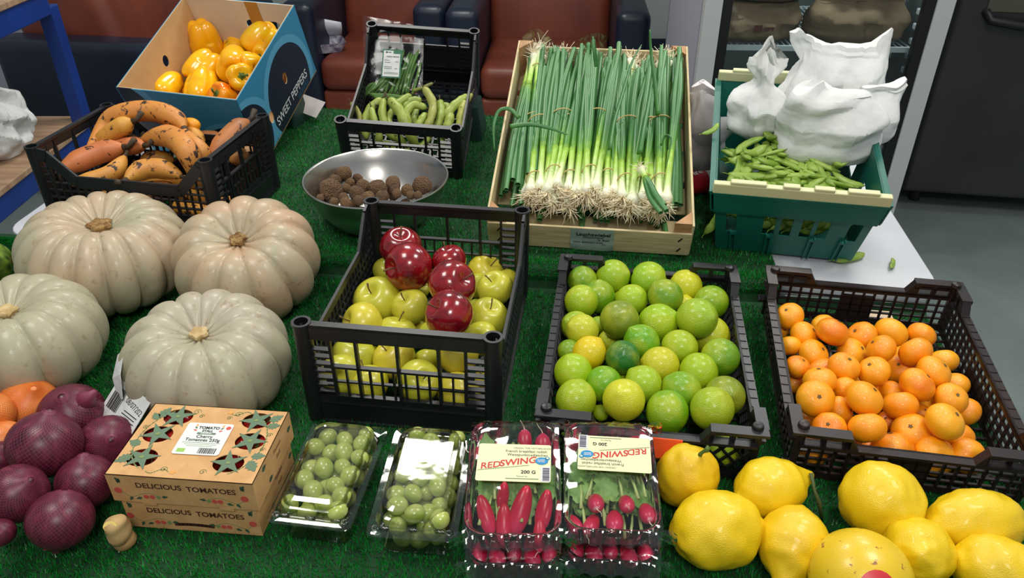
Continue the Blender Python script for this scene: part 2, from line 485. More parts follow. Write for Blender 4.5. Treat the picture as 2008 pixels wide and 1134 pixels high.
flo = bpy.data.objects.new('fridge_fill_light', fl_); COL.objects.link(flo); flo.location = (1.09, 2.95, 1.86)

# ---- crumpled paper bags
def crumple_bag(name, mat, w, d, h, seed, neck=0.35, tip=0.0, amp=0.02, lean=(0, 0), nu=72, nv=54, fold=0.6, parent=None, fsc=9.0, seam=0.12, ears=(), pinch=None, base=0.72, dome=False):
    """a soft paper bag standing on its base: straight folds pressed into it, its top flattened to a seam.
    ears: (position along the seam -1..1, height, width) points of the torn top; pinch: (height fraction, width) of a gathered neck"""
    rq = random.Random(seed); folds = []
    for k in range(9):
        n_ = Vector((rq.gauss(0, 1), rq.gauss(0, 1), rq.gauss(0, 0.8))).normalized(); fr = rq.uniform(0.7, 2.2) * fsc; folds.append((n_ * fr, rq.uniform(0, 1), rq.uniform(0.4, 1.0) / (1 + 0.25 * fr / fsc)))
    def tri(x): x = x - math.floor(x); return abs(2 * x - 1)
    m = MB(); vv = []
    for i in range(nv):
        t_ = i / (nv - 1)
        rad = base + (1 - base) * math.sin(min(1, t_ / 0.22) * math.pi / 2); dep = rad
        if t_ > fold:
            q = (t_ - fold) / (1 - fold); q2 = q * q * (3 - 2 * q)
            rad = 1.0 + (neck - 1.0) * q2; dep = 1.0 + (seam - 1.0) * min(1, q * 1.25) ** 1.3
        if dome and t_ > fold:
            q = (t_ - fold) / (1 - fold); rad = neck + (1 - neck) * (1 - q ** 2.4) ** 0.5; dep = seam + (1 - seam) * (1 - q ** 2.2) ** 0.5
        if pinch:
            g = math.exp(-((t_ - pinch[0]) / 0.13) ** 2); rad = rad * (1 - g) + min(rad, pinch[1]) * g; dep = dep * (1 - g) + min(dep, pinch[1]) * g
        for j in range(nu):
            th = 2 * math.pi * j / nu; ca, sa = math.cos(th), math.sin(th); ex = 0.8
            cx_ = math.copysign(abs(ca) ** ex, ca)
            x = cx_ * w / 2 * rad; y = math.copysign(abs(sa) ** ex, sa) * d / 2 * dep
            z = h * t_
            for (ep, eh, ew) in ears: z += eh * max(0, 1 - abs(cx_ - ep) / ew) * max(0, (t_ - fold) / (1 - fold)) ** 1.5
            z += tip * (tri(cx_ * 5 + seed) - 0.5) * max(0, t_ - 0.85) / 0.15
            P_ = Vector((x, y, z)); k = sum(a_ * (tri(n_.dot(P_) + ph) - 0.5) for n_, ph, a_ in folds)
            a_ = amp * (0.25 + 0.75 * min(1, t_ * 3)) * (0.5 if t_ > 0.93 else 1)
            P_ += Vector((ca, sa, 0.25 * sa)) * k * a_
            P_.z = max(P_.z, 0)
            vv.append((P_.x + lean[0] * t_ * t_, P_.y + lean[1] * t_ * t_, P_.z))
    ff = [(i * nu + j, i * nu + (j + 1) % nu, (i + 1) * nu + (j + 1) % nu, (i + 1) * nu + j) for i in range(nv - 1) for j in range(nu)]
    ff.append(tuple(range(nu - 1, -1, -1))); ff.append(tuple((nv - 1) * nu + j for j in range(nu)))
    m.add(vv, ff)
    return m.build(name, mat, parent, smooth=True, angle=18)
m_brownbag = M('brown_paper', lin((132, 112, 88)), 0.8, lin((118, 98, 76)), 12, bmp=0.3, bscale=25)
m_logo = M('maroon_print', lin((96, 52, 48)), 0.7)
MF = Matrix.Translation(((FX0 + FX1) / 2, FY, 0)) @ Matrix.Rotation(R(-3), 4, 'Z')
def fridge_bag(label, x, y, z, w, d, h, seed, rz, logo=False, rot=(0, 0)):
    b = crumple_bag('paper_bag', m_brownbag, w, d, h, seed, 0.92, amp=0.020, fold=0.5, fsc=7, seam=0.5)
    b.location = MF @ Vector((x, y, z)); b.rotation_euler = (rot[0], rot[1], rz)
    tag(b, label, 'paper bag', 'brown paper bags in the fridge')
    if logo:
        lg = MB().box((-0.02, -d / 2 - 0.006, h * 0.45), (0.03, 0.001, 0.022)).box((0.02, -d / 2 - 0.006, h * 0.45 - 0.004), (0.035, 0.001, 0.014)).build('printed_logo', m_logo, b)
    return b
fridge_bag('brown paper bag with a small printed logo lying on the wire shelf', -0.20, 0.17, SZ + 0.012, 0.34, 0.24, 0.13, 3, R(4), True)
fridge_bag('brown paper bag with a printed logo stacked on another bag', -0.17, 0.19, SZ + 0.15, 0.30, 0.24, 0.14, 5, R(-5), True)
fridge_bag('wide creased brown paper bag without print on the wire shelf', 0.17, 0.17, SZ + 0.012, 0.36, 0.26, 0.15, 8, R(6))
fridge_bag('folded brown paper bag resting on the wide creased bag', 0.15, 0.20, SZ + 0.17, 0.32, 0.24, 0.14, 11, R(-3))

# ---- dark fridge
m_dark = M('charcoal_steel', lin((70, 72, 70)), 0.35, lin((60, 62, 60)), 3, metal=0.3, bmp=0.05, bscale=150)
m_seal = M('dark_gasket', lin((26, 27, 29)), 0.5)
df = thing('dark_fridge', 'charcoal fridge with a black bar handle on its door', 'fridge', (1.745, 3.17, 0), (0, 0, R(-10)))
rbox('cabinet', (0.75, 0.6, 1.85), 0.01, m_dark, df, (0.385, 0.37, 0.975))
drd = rbox('door', (0.77, 0.06, 1.7), 0.02, m_dark, df, (0.385, 0.0, 0.94))
MB().box((0.385, 0.045, 0.94), (0.79, 0.035, 1.74)).build('gasket', m_seal, df)
hp = [(-0.28, -0.03, 0.13), (-0.26, -0.055, 0.10), (-0.15, -0.065, 0.085), (0.0, -0.068, 0.085), (0.15, -0.065, 0.10), (0.26, -0.055, 0.14), (0.28, -0.03, 0.17)]
MB().tube([(x, y, z - 0.20) for x, y, z in hp], 0.017, 10).build('handle', m_seal, drd, smooth=True)
MB().box((0.0, -0.034, -0.02), (0.56, 0.006, 0.10)).build('handle_recess', M('khaki_panel', lin((86, 88, 72)), 0.5), drd)
for x in (0.1, 0.66):
    MB().tube([(x, 0.1, 0), (x, 0.1, 0.06)], 0.025, 10).build('foot', m_seal, df)

# ---- blue workbench
m_blue = M('blue_steel', lin((24, 62, 142)), 0.35, lin((20, 54, 128)), 6)
m_ply = M('worn_plywood', lin((176, 146, 116)), 0.65, lin((150, 118, 92)), 6, vec=(1, 6, 1), bmp=0.1)
bn = thing('workbench', 'blue steel workbench with worn plywood shelves', 'workbench', (-1.52, 2.63, 0))
for a in (0, -0.7):
    for b in (0, -1.1):
        MB().box((a, b, 0.5), (0.05, 0.05, 1.0)).build('leg', m_blue, bn, bevel=0.004)
for z, tz in ((1.01, 'top'), (0.555, 'shelf')):
    for a in (0.0, -0.7):
        MB().box((a, -0.55, z), (0.045, 1.06, 0.07)).build('rail', m_blue, bn, bevel=0.004)
    for b in (0.0, -1.1):
        MB().box((-0.35, b, z), (0.65, 0.045, 0.07)).build('rail', m_blue, bn, bevel=0.004)
    MB().box((-0.35, -0.55, z + 0.045), (0.76, 1.18, 0.02)).build('plywood_' + tz, m_ply, bn, bevel=0.003)
b = crumple_bag('paper_bag', m_paper, 0.24, 0.22, 0.24, 21, 0.7, amp=0.03, fold=0.5, fsc=8)
b.location = (-1.655, 2.33, 0.60 + 0.012); tag(b, 'crumpled white bag on the lower shelf of the blue bench', 'paper bag')
b = crumple_bag('paper_sheet', m_paper, 0.20, 0.15, 0.03, 23, 0.8, amp=0.01, nu=32, nv=10)
b.location = (-1.62, 2.55, 1.066); tag(b, 'crumpled white paper on top of the blue bench', 'paper')

# ---- white appliance and cable by the wall
ap_ = thing('appliance', 'pale grey cabinet on small feet standing beyond the blue bench', 'appliance', (-3.15, 4.62, 0), (0, 0, R(-3)))
rbox('cabinet', (0.42, 0.5, 0.9), 0.01, m_fridge, ap_, (0, 0.2, 0.48))
for x in (-0.17, 0.17): MB().tube([(x, 0.0, 0), (x, 0.0, 0.04)], 0.02, 10).build('foot', m_seal, ap_)
cb = MB().tube([at(20 + 78 * k / 10, 150 - 18 * k / 10 - 2 * math.sin(k * 0.5), 0.012) for k in range(11)], 0.011, 8).build('cable', m_shelf, smooth=True)
tag(cb, 'thin white cable lying on the grey floor', 'cable')
# ------------------------------------------------------------ black stacking crates
def veg_crate(label, loc, rot, W, L, Hh, solid_back=False):
    t = thing('vegetable_crate', label, 'crate', loc, [R(a) for a in rot])
    px_, py_ = W / 2 - 0.013, L / 2 - 0.013
    for sx in (-1, 1):
        for sy in (-1, 1):
            m = MB()
            ro, ri = 0.0135, 0.0105
            m.lathe([(ro * 0.9, 0.0), (ro, 0.01), (ro, Hh - 0.002), (ro + 0.0012, Hh - 0.001), (ro + 0.0012, Hh + 0.003), (ri, Hh + 0.003), (ri, Hh - 0.05), (0.0005, Hh - 0.05)], 20)
            m.lathe([(0.0005, 0.0), (ro * 0.9, 0.0)], 20)
            m.build('corner_post', m_black, t, smooth=True, angle=40, loc=(sx * px_, sy * py_, 0))
    def end(sy):
        m = MB(); y = sy * (L / 2 - 0.009); xi = px_ - 0.012; th = 0.004
        m.box((0, y, Hh - 0.012), (2 * xi, th, 0.026)).box((0, y - 0.004 * sy, Hh - 0.001), (2 * xi, 0.012, 0.005))
        m.box((0, y, 0.028), (2 * xi, th, 0.056))
        for z in (0.058, 0.116): m.box((0, y, z), (2 * xi - 0.03, 0.008, 0.004))
        m.box((0, y, 0.087), (2 * xi - 0.03, 0.005, 0.003))
        m.box((0, y, 0.044), (2 * xi, 0.010, 0.003))
        for x in (-0.062, 0.0, 0.062): m.box((x, y, 0.11), (0.0045, 0.008, 0.115))
        n = 11; xs = xi - 0.03
        for i in range(n + 1): m.box((-xs + 2 * xs * i / n, y, 0.087), (0.003, 0.005, 0.06))
        for s in (-1, 1):
            m.box((s * (xi - 0.028), y, 0.105), (0.004, 0.006, 0.12))
            for z in np.arange(0.066, Hh - 0.03, 0.0135): m.box((s * (xi - 0.013), y, z), (0.028, 0.009, 0.0028))
        if solid_back and sy > 0: m.box((0, y, 0.062), (2 * xi, th, 0.124))
        m.build('end_panel', m_black, t)
    end(-1); end(1)
    lowz = Hh - 0.062
    def side(sx):
        m = MB(); x = sx * (W / 2 - 0.008); yi = py_ - 0.012
        kn = [(-yi, Hh - 0.004), (-yi + 0.055, lowz), (yi - 0.075, lowz), (yi - 0.02, Hh - 0.008), (yi, Hh - 0.004)]
        def zr(y):
            for (a, za), (b, zb) in zip(kn, kn[1:]):
                if a <= y <= b: return za + (zb - za) * (y - a) / (b - a)
            return Hh
        for (a, za), (b, zb) in zip(kn, kn[1:]):
            m.bar((x, a, za - 0.001), (x, b, zb - 0.001), 0.014, 0.005, up=(sx, 0, 0))
            m.bar((x + sx * 0.002, a, za - 0.010), (x + sx * 0.002, b, zb - 0.010), 0.020, 0.004, up=(sx, 0, 0))
        m.box((x, 0, 0.025), (0.004, 2 * yi, 0.05))
        n = int(2 * yi / 0.017)
        for i in range(n + 1):
            y = -yi + 2 * yi * i / n; zt = zr(y) - 0.012
            m.box((x, y, (0.05 + zt) / 2), (0.005, 0.003 if i % 4 else 0.006, zt - 0.05))
        for z in (0.052, 0.069, 0.086, 0.103): m.box((x, 0, z), (0.006, 2 * yi, 0.003))
        for z in np.arange(0.12, Hh - 0.02, 0.0165):
            for s in (-1, 1):
                m.box((x, s * (yi - 0.010), z), (0.005, 0.022, 0.003))
        m.build('side_panel', m_black, t)
    side(-1); side(1)
    m = MB()
    for i in range(14): m.box((-W / 2 + 0.015 + (W - 0.03) * i / 13, 0, 0.005), (0.005, L - 0.02, 0.004))
    for i in range(19): m.box((0, -L / 2 + 0.015 + (L - 0.03) * i / 18, 0.005), (W - 0.02, 0.005, 0.004))
    for s in (-1, 1):
        m.box((s * (W / 2 - 0.012), 0, 0.004), (0.02, L - 0.02, 0.007)).box((0, s * (L / 2 - 0.012), 0.004), (W - 0.02, 0.02, 0.007))
    m.build('base_grid', m_black, t)
    return xf(loc, rot)
MA = veg_crate('black plastic crate filled with green and red apples', (-0.1464, 1.1079, T + 0.001), (1.6, 0.6, -6.9), 0.31, 0.4086, 0.19)
MBN = veg_crate('black plastic crate filled with spotted plantains', (-0.7797, 1.5998, T + C + 0.002), (0, -0.5, 79.4), 0.2784, 0.4158, 0.178)
MBE = veg_crate('tilted black plastic crate holding broad beans and a bag of green beans', (-0.2518, 1.9446, 0.8385), (19.7, 3.0, -3.8), 0.2937, 0.4061, 0.1756, True)

# ---- lattice fruit crates
def lattice_crate(label, loc, rot, W, L, Hh, mat, diamond):
    t = thing('fruit_crate', label, 'crate', loc, [R(a) for a in rot])
    up = 0.023
    def wall(name, length, place, end):
        """place(s, z, depth) -> local point; s along the wall"""
        m = MB(); h2 = length / 2
        def b(s0, s1, z0, z1, d0=-0.002, d1=0.002):
            m.hexa([place(s0, z0, d0), place(s1, z0, d0), place(s1, z0, d1), place(s0, z0, d1), place(s0, z1, d0), place(s1, z1, d0), place(s1, z1, d1), place(s0, z1, d1)])
        b(-h2, h2, 0.0, 0.014); b(-h2, h2, Hh - 0.009, Hh); b(-h2, h2, Hh - 0.005, Hh, -0.002, 0.013)
        z0, z1 = 0.012, Hh - 0.008
        if diamond:
            st = 0.021
            for k in range(-8, int(length / st) + 9):
                for d in (1, -1):
                    a = -h2 + k * st; bb = a + d * (z1 - z0) * 0.85
                    s_a, s_b, za, zb = a, bb, z0, z1
                    for lim in (-h2, h2):
                        pass
                    if (a < -h2 and bb < -h2) or (a > h2 and bb > h2): continue
                    def cl(s, z, s2, z2):
                        if s < -h2: u = (-h2 - s) / (s2 - s); return -h2, z + (z2 - z) * u
                        if s > h2: u = (h2 - s) / (s2 - s); return h2, z + (z2 - z) * u
                        return s, z
                    A = cl(a, z0, bb, z1); B_ = cl(bb, z1, a, z0)
                    m.bar(place(A[0], A[1], 0), place(B_[0], B_[1], 0), 0.0035, 0.0035)
        else:
            n = int(length / 0.0172)
            for i in range(n + 1):
                s = -h2 + length * i / n; b(s - 0.0019, s + 0.0019, z0, z1)
            nz = 4
            for i in range(1, nz): z = z0 + (z1 - z0) * i / nz; b(-h2, h2, z - 0.0014, z + 0.0014)
            b(-0.028, 0.028, 0.012, Hh - 0.016) if end else b(-0.05, 0.05, 0.012, 0.04)
        # raised corners
        ln = 0.066 if end else 0.045
        for s in (-1, 1):
            e = s * h2
            b(min(e, e - s * ln), max(e, e - s * ln), Hh + up - 0.006, Hh + up, -0.003, 0.014)
            for q in (0.0, 0.5, 1.0):
                c_ = e - s * (0.004 + (ln - 0.008) * q); b(c_ - 0.004, c_ + 0.004, Hh - 0.004, Hh + up - 0.003)
            if end and not diamond:
                b(min(e, e - s * ln), max(e, e - s * ln), Hh + 0.010, Hh + 0.014)
            c_ = e - s * ln
            # slanted shoulder down to the rim
            m.hexa([place(c_, Hh - 0.003, -0.002), place(c_ - s * 0.014, Hh - 0.003, -0.002), place(c_ - s * 0.014, Hh - 0.003, 0.012), place(c_, Hh - 0.003, 0.012),
                    place(c_, Hh + up - 0.002, -0.002), place(c_ - s * 0.002, Hh + up - 0.006, -0.002), place(c_ - s * 0.002, Hh + up - 0.006, 0.012), place(c_, Hh + up - 0.002, 0.012)])
        if not end:
            for i in range(int(length / 0.02)):
                s = -h2 + 0.05 + i * 0.02
                if s < h2 - 0.05: b(s, s + 0.0035, Hh, Hh + 0.0012, 0.002, 0.012)
        m.build(name, mat, t)
    wall('end_wall', W, lambda s, z, d: (s, -L / 2 - d, z), True)
    wall('end_wall', W, lambda s, z, d: (s, L / 2 + d, z), True)
    wall('side_wall', L, lambda s, z, d: (-W / 2 - d, s, z), False)
    wall('side_wall', L, lambda s, z, d: (W / 2 + d, s, z), False)
    for sx in (-1, 1):
        for sy in (-1, 1):
            m = MB()
            m.box((sx * W / 2, sy * L / 2, (Hh + up) / 2), (0.010, 0.010, Hh + up))
            m.box((sx * (W / 2 + 0.006), sy * (L / 2 + 0.006), Hh + up - 0.003), (0.016, 0.016, 0.006))
            m.lathe([(0.0085, 0), (0.0075, 0.006), (0.0005, 0.007)], 12, c=(sx * (W / 2 - 0.002), sy * (L / 2 - 0.002), Hh + up))
            m.box((sx * (W / 2 + 0.006), sy * (L / 2 + 0.006), 0.03), (0.018, 0.018, 0.005))
            m.build('corner_post', mat, t, bevel=0.0015)
    m = MB()
    for i in range(16): m.box((-W / 2 + W * i / 15, 0, 0.004), (0.0045, L, 0.003))
    for i in range(21): m.box((0, -L / 2 + L * i / 20, 0.004), (W, 0.0045, 0.003))
    m.build('base_grid', mat, t)
    return xf(loc, rot)
ML = lattice_crate('low black crate with diamond lattice walls, filled with limes', (0.2223, 1.024, T + 0.003), (1.2, 0, -7.8), 0.297, 0.4173, 0.082, m_black, True)
MM = lattice_crate('low brown-black crate with square mesh walls, filled with mandarins', (0.5878, 0.975, T + 0.012), (3.4, 0.3, -9.7), 0.307, 0.39, 0.076, m_brownblack, False)

# ---- plates with cut-outs
def plate_mesh(name, outer, holes, mat, th):
    bm = bmesh.new()
    for poly in [outer] + holes:
        vs_ = [bm.verts.new((p[0], p[1], 0)) for p in poly]
        for i in range(len(vs_)): bm.edges.new((vs_[i], vs_[(i + 1) % len(vs_)]))
    bmesh.ops.triangle_fill(bm, use_beauty=True, use_dissolve=False, edges=bm.edges[:], normal=(0, 0, 1))
    r_ = bmesh.ops.extrude_face_region(bm, geom=bm.faces[:])
    for v in [g for g in r_['geom'] if isinstance(g, bmesh.types.BMVert)]: v.co.z -= th
    bmesh.ops.recalc_face_normals(bm, faces=bm.faces)
    me = bpy.data.meshes.new(name); bm.to_mesh(me); bm.free()
    me.materials.append(mat)
    return me
def ell(cx, cy, rx, ry, n=24, a0=0.0):
    return [(cx + rx * math.cos(2 * math.pi * k / n + a0), cy + ry * math.sin(2 * math.pi * k / n + a0)) for k in range(n)]

# ---- pepper carton
def circ_print(name, base, ring, navy, circles, ax=('X', 'Z')):
    nt = NT(name); tc = nt.n('ShaderNodeTexCoord'); sp = nt.n('ShaderNodeSeparateXYZ'); nt.l(tc.outputs['Object'], sp.inputs[0])
    col = base
    for (ca, cb, r_) in circles:
        def sub(o_, c_):
            q = nt.n('ShaderNodeMath', operation='SUBTRACT'); nt.l(o_, q.inputs[0]); q.inputs[1].default_value = c_
            p2 = nt.n('ShaderNodeMath', operation='POWER'); nt.l(q.outputs[0], p2.inputs[0]); p2.inputs[1].default_value = 2; return p2.outputs[0]
        ad = nt.n('ShaderNodeMath', operation='ADD'); nt.l(sub(sp.outputs[ax[0]], ca), ad.inputs[0]); nt.l(sub(sp.outputs[ax[1]], cb), ad.inputs[1])
        for rr, cc in ((r_ * 1.17, ring), (r_, navy)):
            lt = nt.n('ShaderNodeMath', operation='LESS_THAN'); nt.l(ad.outputs[0], lt.inputs[0]); lt.inputs[1].default_value = rr * rr
            col = mixc(nt, lt.outputs[0], col, cc)
    nt.l(col, nt.b.inputs['Base Color']); nt.b.inputs['Roughness'].default_value = 0.45
    return nt.m
c_blue, c_ring, c_navy = lin((58, 140, 178)), lin((92, 166, 200)), lin((26, 36, 54))
PW, PL, PH = 0.3171, 0.3659, 0.2134
PLOC, PROT = (-0.7431, 2.0363, 0.858), (22.8, 1.5, -12.8)
pb = thing('pepper_carton', 'blue and navy printed cardboard carton of sweet peppers, tilted up at the back', 'carton', PLOC, [R(a) for a in PROT])
MP = xf(PLOC, PROT)
m_inside = M('carton_inside', lin((206, 172, 124)), 0.75, lin((196, 160, 112)), 20)
m_inpale = M('carton_inside_pale', lin((214, 202, 182)), 0.75)
m_side_print = circ_print('side_print', c_blue, c_ring, c_navy, [(0.035, -0.045, 0.118), (-0.20, -0.03, 0.105)], ('X', 'Y'))
m_front_print = circ_print('front_print', c_blue, c_ring, c_navy, [(-0.20, 0.02, 0.12), (0.10, -0.075, 0.085)], ('X', 'Y'))
def panel(name, w, h, holes, mat_out, mat_in, loc, rot):
    o = inst(name, plate_mesh(name, [(-w / 2, -h / 2), (w / 2, -h / 2), (w / 2, h / 2), (-w / 2, h / 2)], holes, mat_out, 0.002), pb, loc, rot)
    i_ = inst('lining', plate_mesh('lining', [(-w / 2 + 0.001, -h / 2), (w / 2 - 0.001, -h / 2), (w / 2 - 0.001, h / 2), (-w / 2 + 0.001, h / 2)], holes, mat_in, 0.002), o, (0, 0, -0.0022))
    return o
H90 = math.pi / 2
panel('front_panel', PW, PH, [], m_front_print, m_inside, (0, -PL / 2, PH / 2), (H90, 0, 0))
rp = panel('side_panel', PL, PH, [ell(0.03, -0.005, 0.012, 0.017), ell(-0.085, -0.035, 0.012, 0.017)], m_side_print, m_inside, (PW / 2, 0, PH / 2), (H90, 0, H90))
lp_ = panel('side_panel', PL, PH, [ell(-0.005, 0.035, 0.012, 0.016)], m_side_print, m_inside, (-PW / 2, 0, PH / 2), (H90, 0, -H90))
slot = ell(-0.055, 0.04, 0.016, 0.016, 16)[4:13] + []
slot = [(0.05 + (-0.035 if math.cos(a) < 0 else 0.035) + 0.016 * math.cos(a), 0.035 + 0.016 * math.sin(a)) for a in [2 * math.pi * (k + 0.5) / 20 for k in range(20)]]
slot = [(-x, y) for x, y in slot][::-1]
bk = panel('back_panel', PW, PH, [slot], m_front_print, m_inpale, (0, PL / 2, PH / 2), (H90, 0, math.pi))
MB().box((-0.035, 0.07, -0.0050), (0.036, 0.075, 0.0006)).build('brown_tape', M('brown_tape', lin((176, 126, 62)), 0.35), bk)
MB().box((0, 0, 0.002), (PW, PL, 0.004)).build('base', m_inside, pb)
m_wht = M('white_print', lin((222, 226, 226)), 0.5)
text_part(rp, 'SWEET PEPPERS', 0.034, (0.03, -0.068, 0.0006), m_wht, sx=0.86, bold=0.0004)
for k in range(4):
    MB().box((0.09, -0.086 - 0.0035 * k, 0.0006), (0.07, 0.0012, 0.0004)).build('printed_rule', M('teal_print', lin((30, 84, 110)), 0.5) if k == 0 else bpy.data.materials['teal_print'], rp)
crd = MB().box((0, 0, 0), (0.085, 0.055, 0.0015)).build('price_card', M('off_white_card', lin((206, 200, 196)), 0.7))
crd.location = at(605, 207, T + C + 0.045); crd.rotation_euler = (R(38), R(10), R(-25)); tag(crd, 'blank off-white card leaning out from under the pepper carton', 'card')
yp = thing('yellow_pack', 'yellow pack tucked under the raised pepper carton', 'pack', at(575, 226, T + C + 0.004), (0, 0, R(30)))
m_ypack = M('yellow_pack', lin((200, 186, 40)), 0.4, lin((120, 140, 50)), 20)
b_ = crumple_bag('wrapper', m_ypack, 0.11, 0.10, 0.055, 31, 0.7, amp=0.008, nu=32, nv=16, parent=yp)
# wedge props under the raised crates
m_prop = M('dark_green_plastic', lin((14, 52, 42)), 0.45)
def prop(label, loc, rz, w, d, h, mat=m_prop):
    """an upturned tray: four sloping sides and a flat top with ribs"""
    t = thing('upturned_tray', label, 'tray', loc, (0, 0, rz))
    lo, hi = rrect(-w / 2, w / 2, -d / 2, d / 2, 0.01, 3), rrect(-w / 2 + 0.012, w / 2 - 0.012, -d / 2 + 0.012, d / 2 - 0.012, 0.01, 3)
    MB().loft([[(x, y, 0) for x, y in lo], [(x, y, h) for x, y in hi]], cap0=True, cap1=True).build('shell', mat, t)
    for k in range(5): MB().box((-w / 2 + w * (k + 0.5) / 5, -d / 2 + 0.006, h / 2), (0.006, 0.012, h * 0.9)).build('rib', mat, t)
    return t
prop('dark green upturned tray propping up the crate of broad beans', (-0.225, 2.055, T + C + 0.004), R(-3.8), 0.30, 0.13, 0.088)
prop('dark upturned tray propping up the wooden crate of spring onions', (0.222, 1.86, T + C + 0.004), R(-6.9), 0.34, 0.12, 0.150)
prop('dark upturned tray propping up the pepper carton', (-0.712, 2.145, T + C + 0.004), R(-12.8), 0.24, 0.10, 0.100)

# ---- wooden crate
OW, OL = 0.4016, 0.5866
OLOC, OROT = (0.1874, 1.6483, 0.8975), (19.3, 0.2, -6.9)
MO = xf(OLOC, OROT)
nt = NT('thin_poplar_wood')
f = noise_tex(nt, 14, 4, typ='Object', vec=(1, 1, 12), dist=0.6)
nt.l(ramp(nt, f, [(0.25, lin((176, 154, 110))), (0.5, lin((208, 190, 146))), (0.75, lin((222, 206, 166)))]), nt.b.inputs['Base Color'])
nt.b.inputs['Roughness'].default_value = 0.7; bump(nt, f, 0.2, 0.001); m_wood = nt.m
m_wood2 = M('brown_corner_wood', lin((168, 120, 78)), 0.7, lin((190, 148, 104)), 30, vec=(1, 1, 6))
wc = thing('wooden_crate', 'shallow thin-board wooden crate of spring onions tilted up at the back', 'crate', OLOC, [R(a) for a in OROT])
BH = 0.062
MB().box((0, -OL / 2, BH / 2), (OW, 0.005, BH)).build('front_board', m_wood, wc, bevel=0.001)
MB().box((0, OL / 2, 0.034), (OW, 0.005, 0.068)).build('back_board', m_wood, wc, bevel=0.001)
for s in (-1, 1):
    MB().box((s * OW / 2, 0, 0.042), (0.005, OL, 0.084)).build('side_board', m_wood, wc, bevel=0.001)
    for sy in (-1, 1):
        MB().prism([(s * (OW / 2 - 0.003), sy * (OL / 2 - 0.003)), (s * (OW / 2 - 0.036), sy * (OL / 2 - 0.003)), (s * (OW / 2 - 0.003), sy * (OL / 2 - 0.036))], 0.003, 0.086).build('corner_block', m_wood2, wc)
for k in range(6):
    MB().box((0, -OL / 2 + 0.05 + (OL - 0.10) * k / 5, 0.0015), (OW - 0.006, 0.075, 0.003)).build('bottom_slat', m_wood, wc)
m_staple = M('staple', lin((70, 66, 60)), 0.4, metal=0.7)
for x in (-0.18, 0.18):
    for z in (0.016, 0.045): MB().box((x, -OL / 2 - 0.003, z), (0.003, 0.001, 0.012), ry=R(35)).build('staple', m_staple, wc)
# crumpled grey-green paper label on the front board
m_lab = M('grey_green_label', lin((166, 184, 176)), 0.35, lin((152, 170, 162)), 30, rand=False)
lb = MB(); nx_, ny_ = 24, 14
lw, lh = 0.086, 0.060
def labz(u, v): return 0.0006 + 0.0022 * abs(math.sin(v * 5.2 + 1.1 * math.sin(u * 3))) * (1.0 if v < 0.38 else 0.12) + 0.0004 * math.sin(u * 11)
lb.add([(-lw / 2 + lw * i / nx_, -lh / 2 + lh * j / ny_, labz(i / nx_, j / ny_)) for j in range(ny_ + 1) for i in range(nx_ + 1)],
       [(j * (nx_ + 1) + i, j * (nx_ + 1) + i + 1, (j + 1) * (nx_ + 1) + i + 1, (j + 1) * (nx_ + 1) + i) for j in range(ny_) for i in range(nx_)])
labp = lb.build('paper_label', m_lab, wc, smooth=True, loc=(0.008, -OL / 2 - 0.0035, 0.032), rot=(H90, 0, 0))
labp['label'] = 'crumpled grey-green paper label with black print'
text_part(labp, 'Lauchzwiebel', 0.0125, (0.002, 0.0165, 0.0026), m_ink, bold=0.00025, sx=1.02)
text_part(labp, 'Deutschland', 0.0080, (0.002, 0.0085, 0.0026), m_ink, bold=0.0001)
text_part(labp, '16  Bund', 0.0066, (0.022, 0.0015, 0.0026), m_ink, bold=0.0001)
text_part(labp, 'GGN 4049929714106', 0.0066, (-0.008, -0.0060, 0.0032), m_ink, bold=0.0001)
text_part(labp, '(A)', 0.0060, (0.024, -0.0105, 0.0034), m_ink)
# loose clear sheet behind the onions
cs = MB()
cs.add([(-0.19 + 0.20 * i / 10, 0.265 + 0.006 * math.sin(i * 1.3), 0.06 + 0.075 * j / 5 * (0.7 + 0.3 * math.sin(i * 0.9))) for j in range(6) for i in range(11)],
       [(j * 11 + i, j * 11 + i + 1, j * 11 + i + 12, j * 11 + i + 11) for j in range(5) for i in range(10)])
cso = cs.build('plastic_sheet', m_film, smooth=True); cso.matrix_world = MO
tag(cso, 'clear plastic sheet sticking up behind the spring onions', 'plastic sheet')

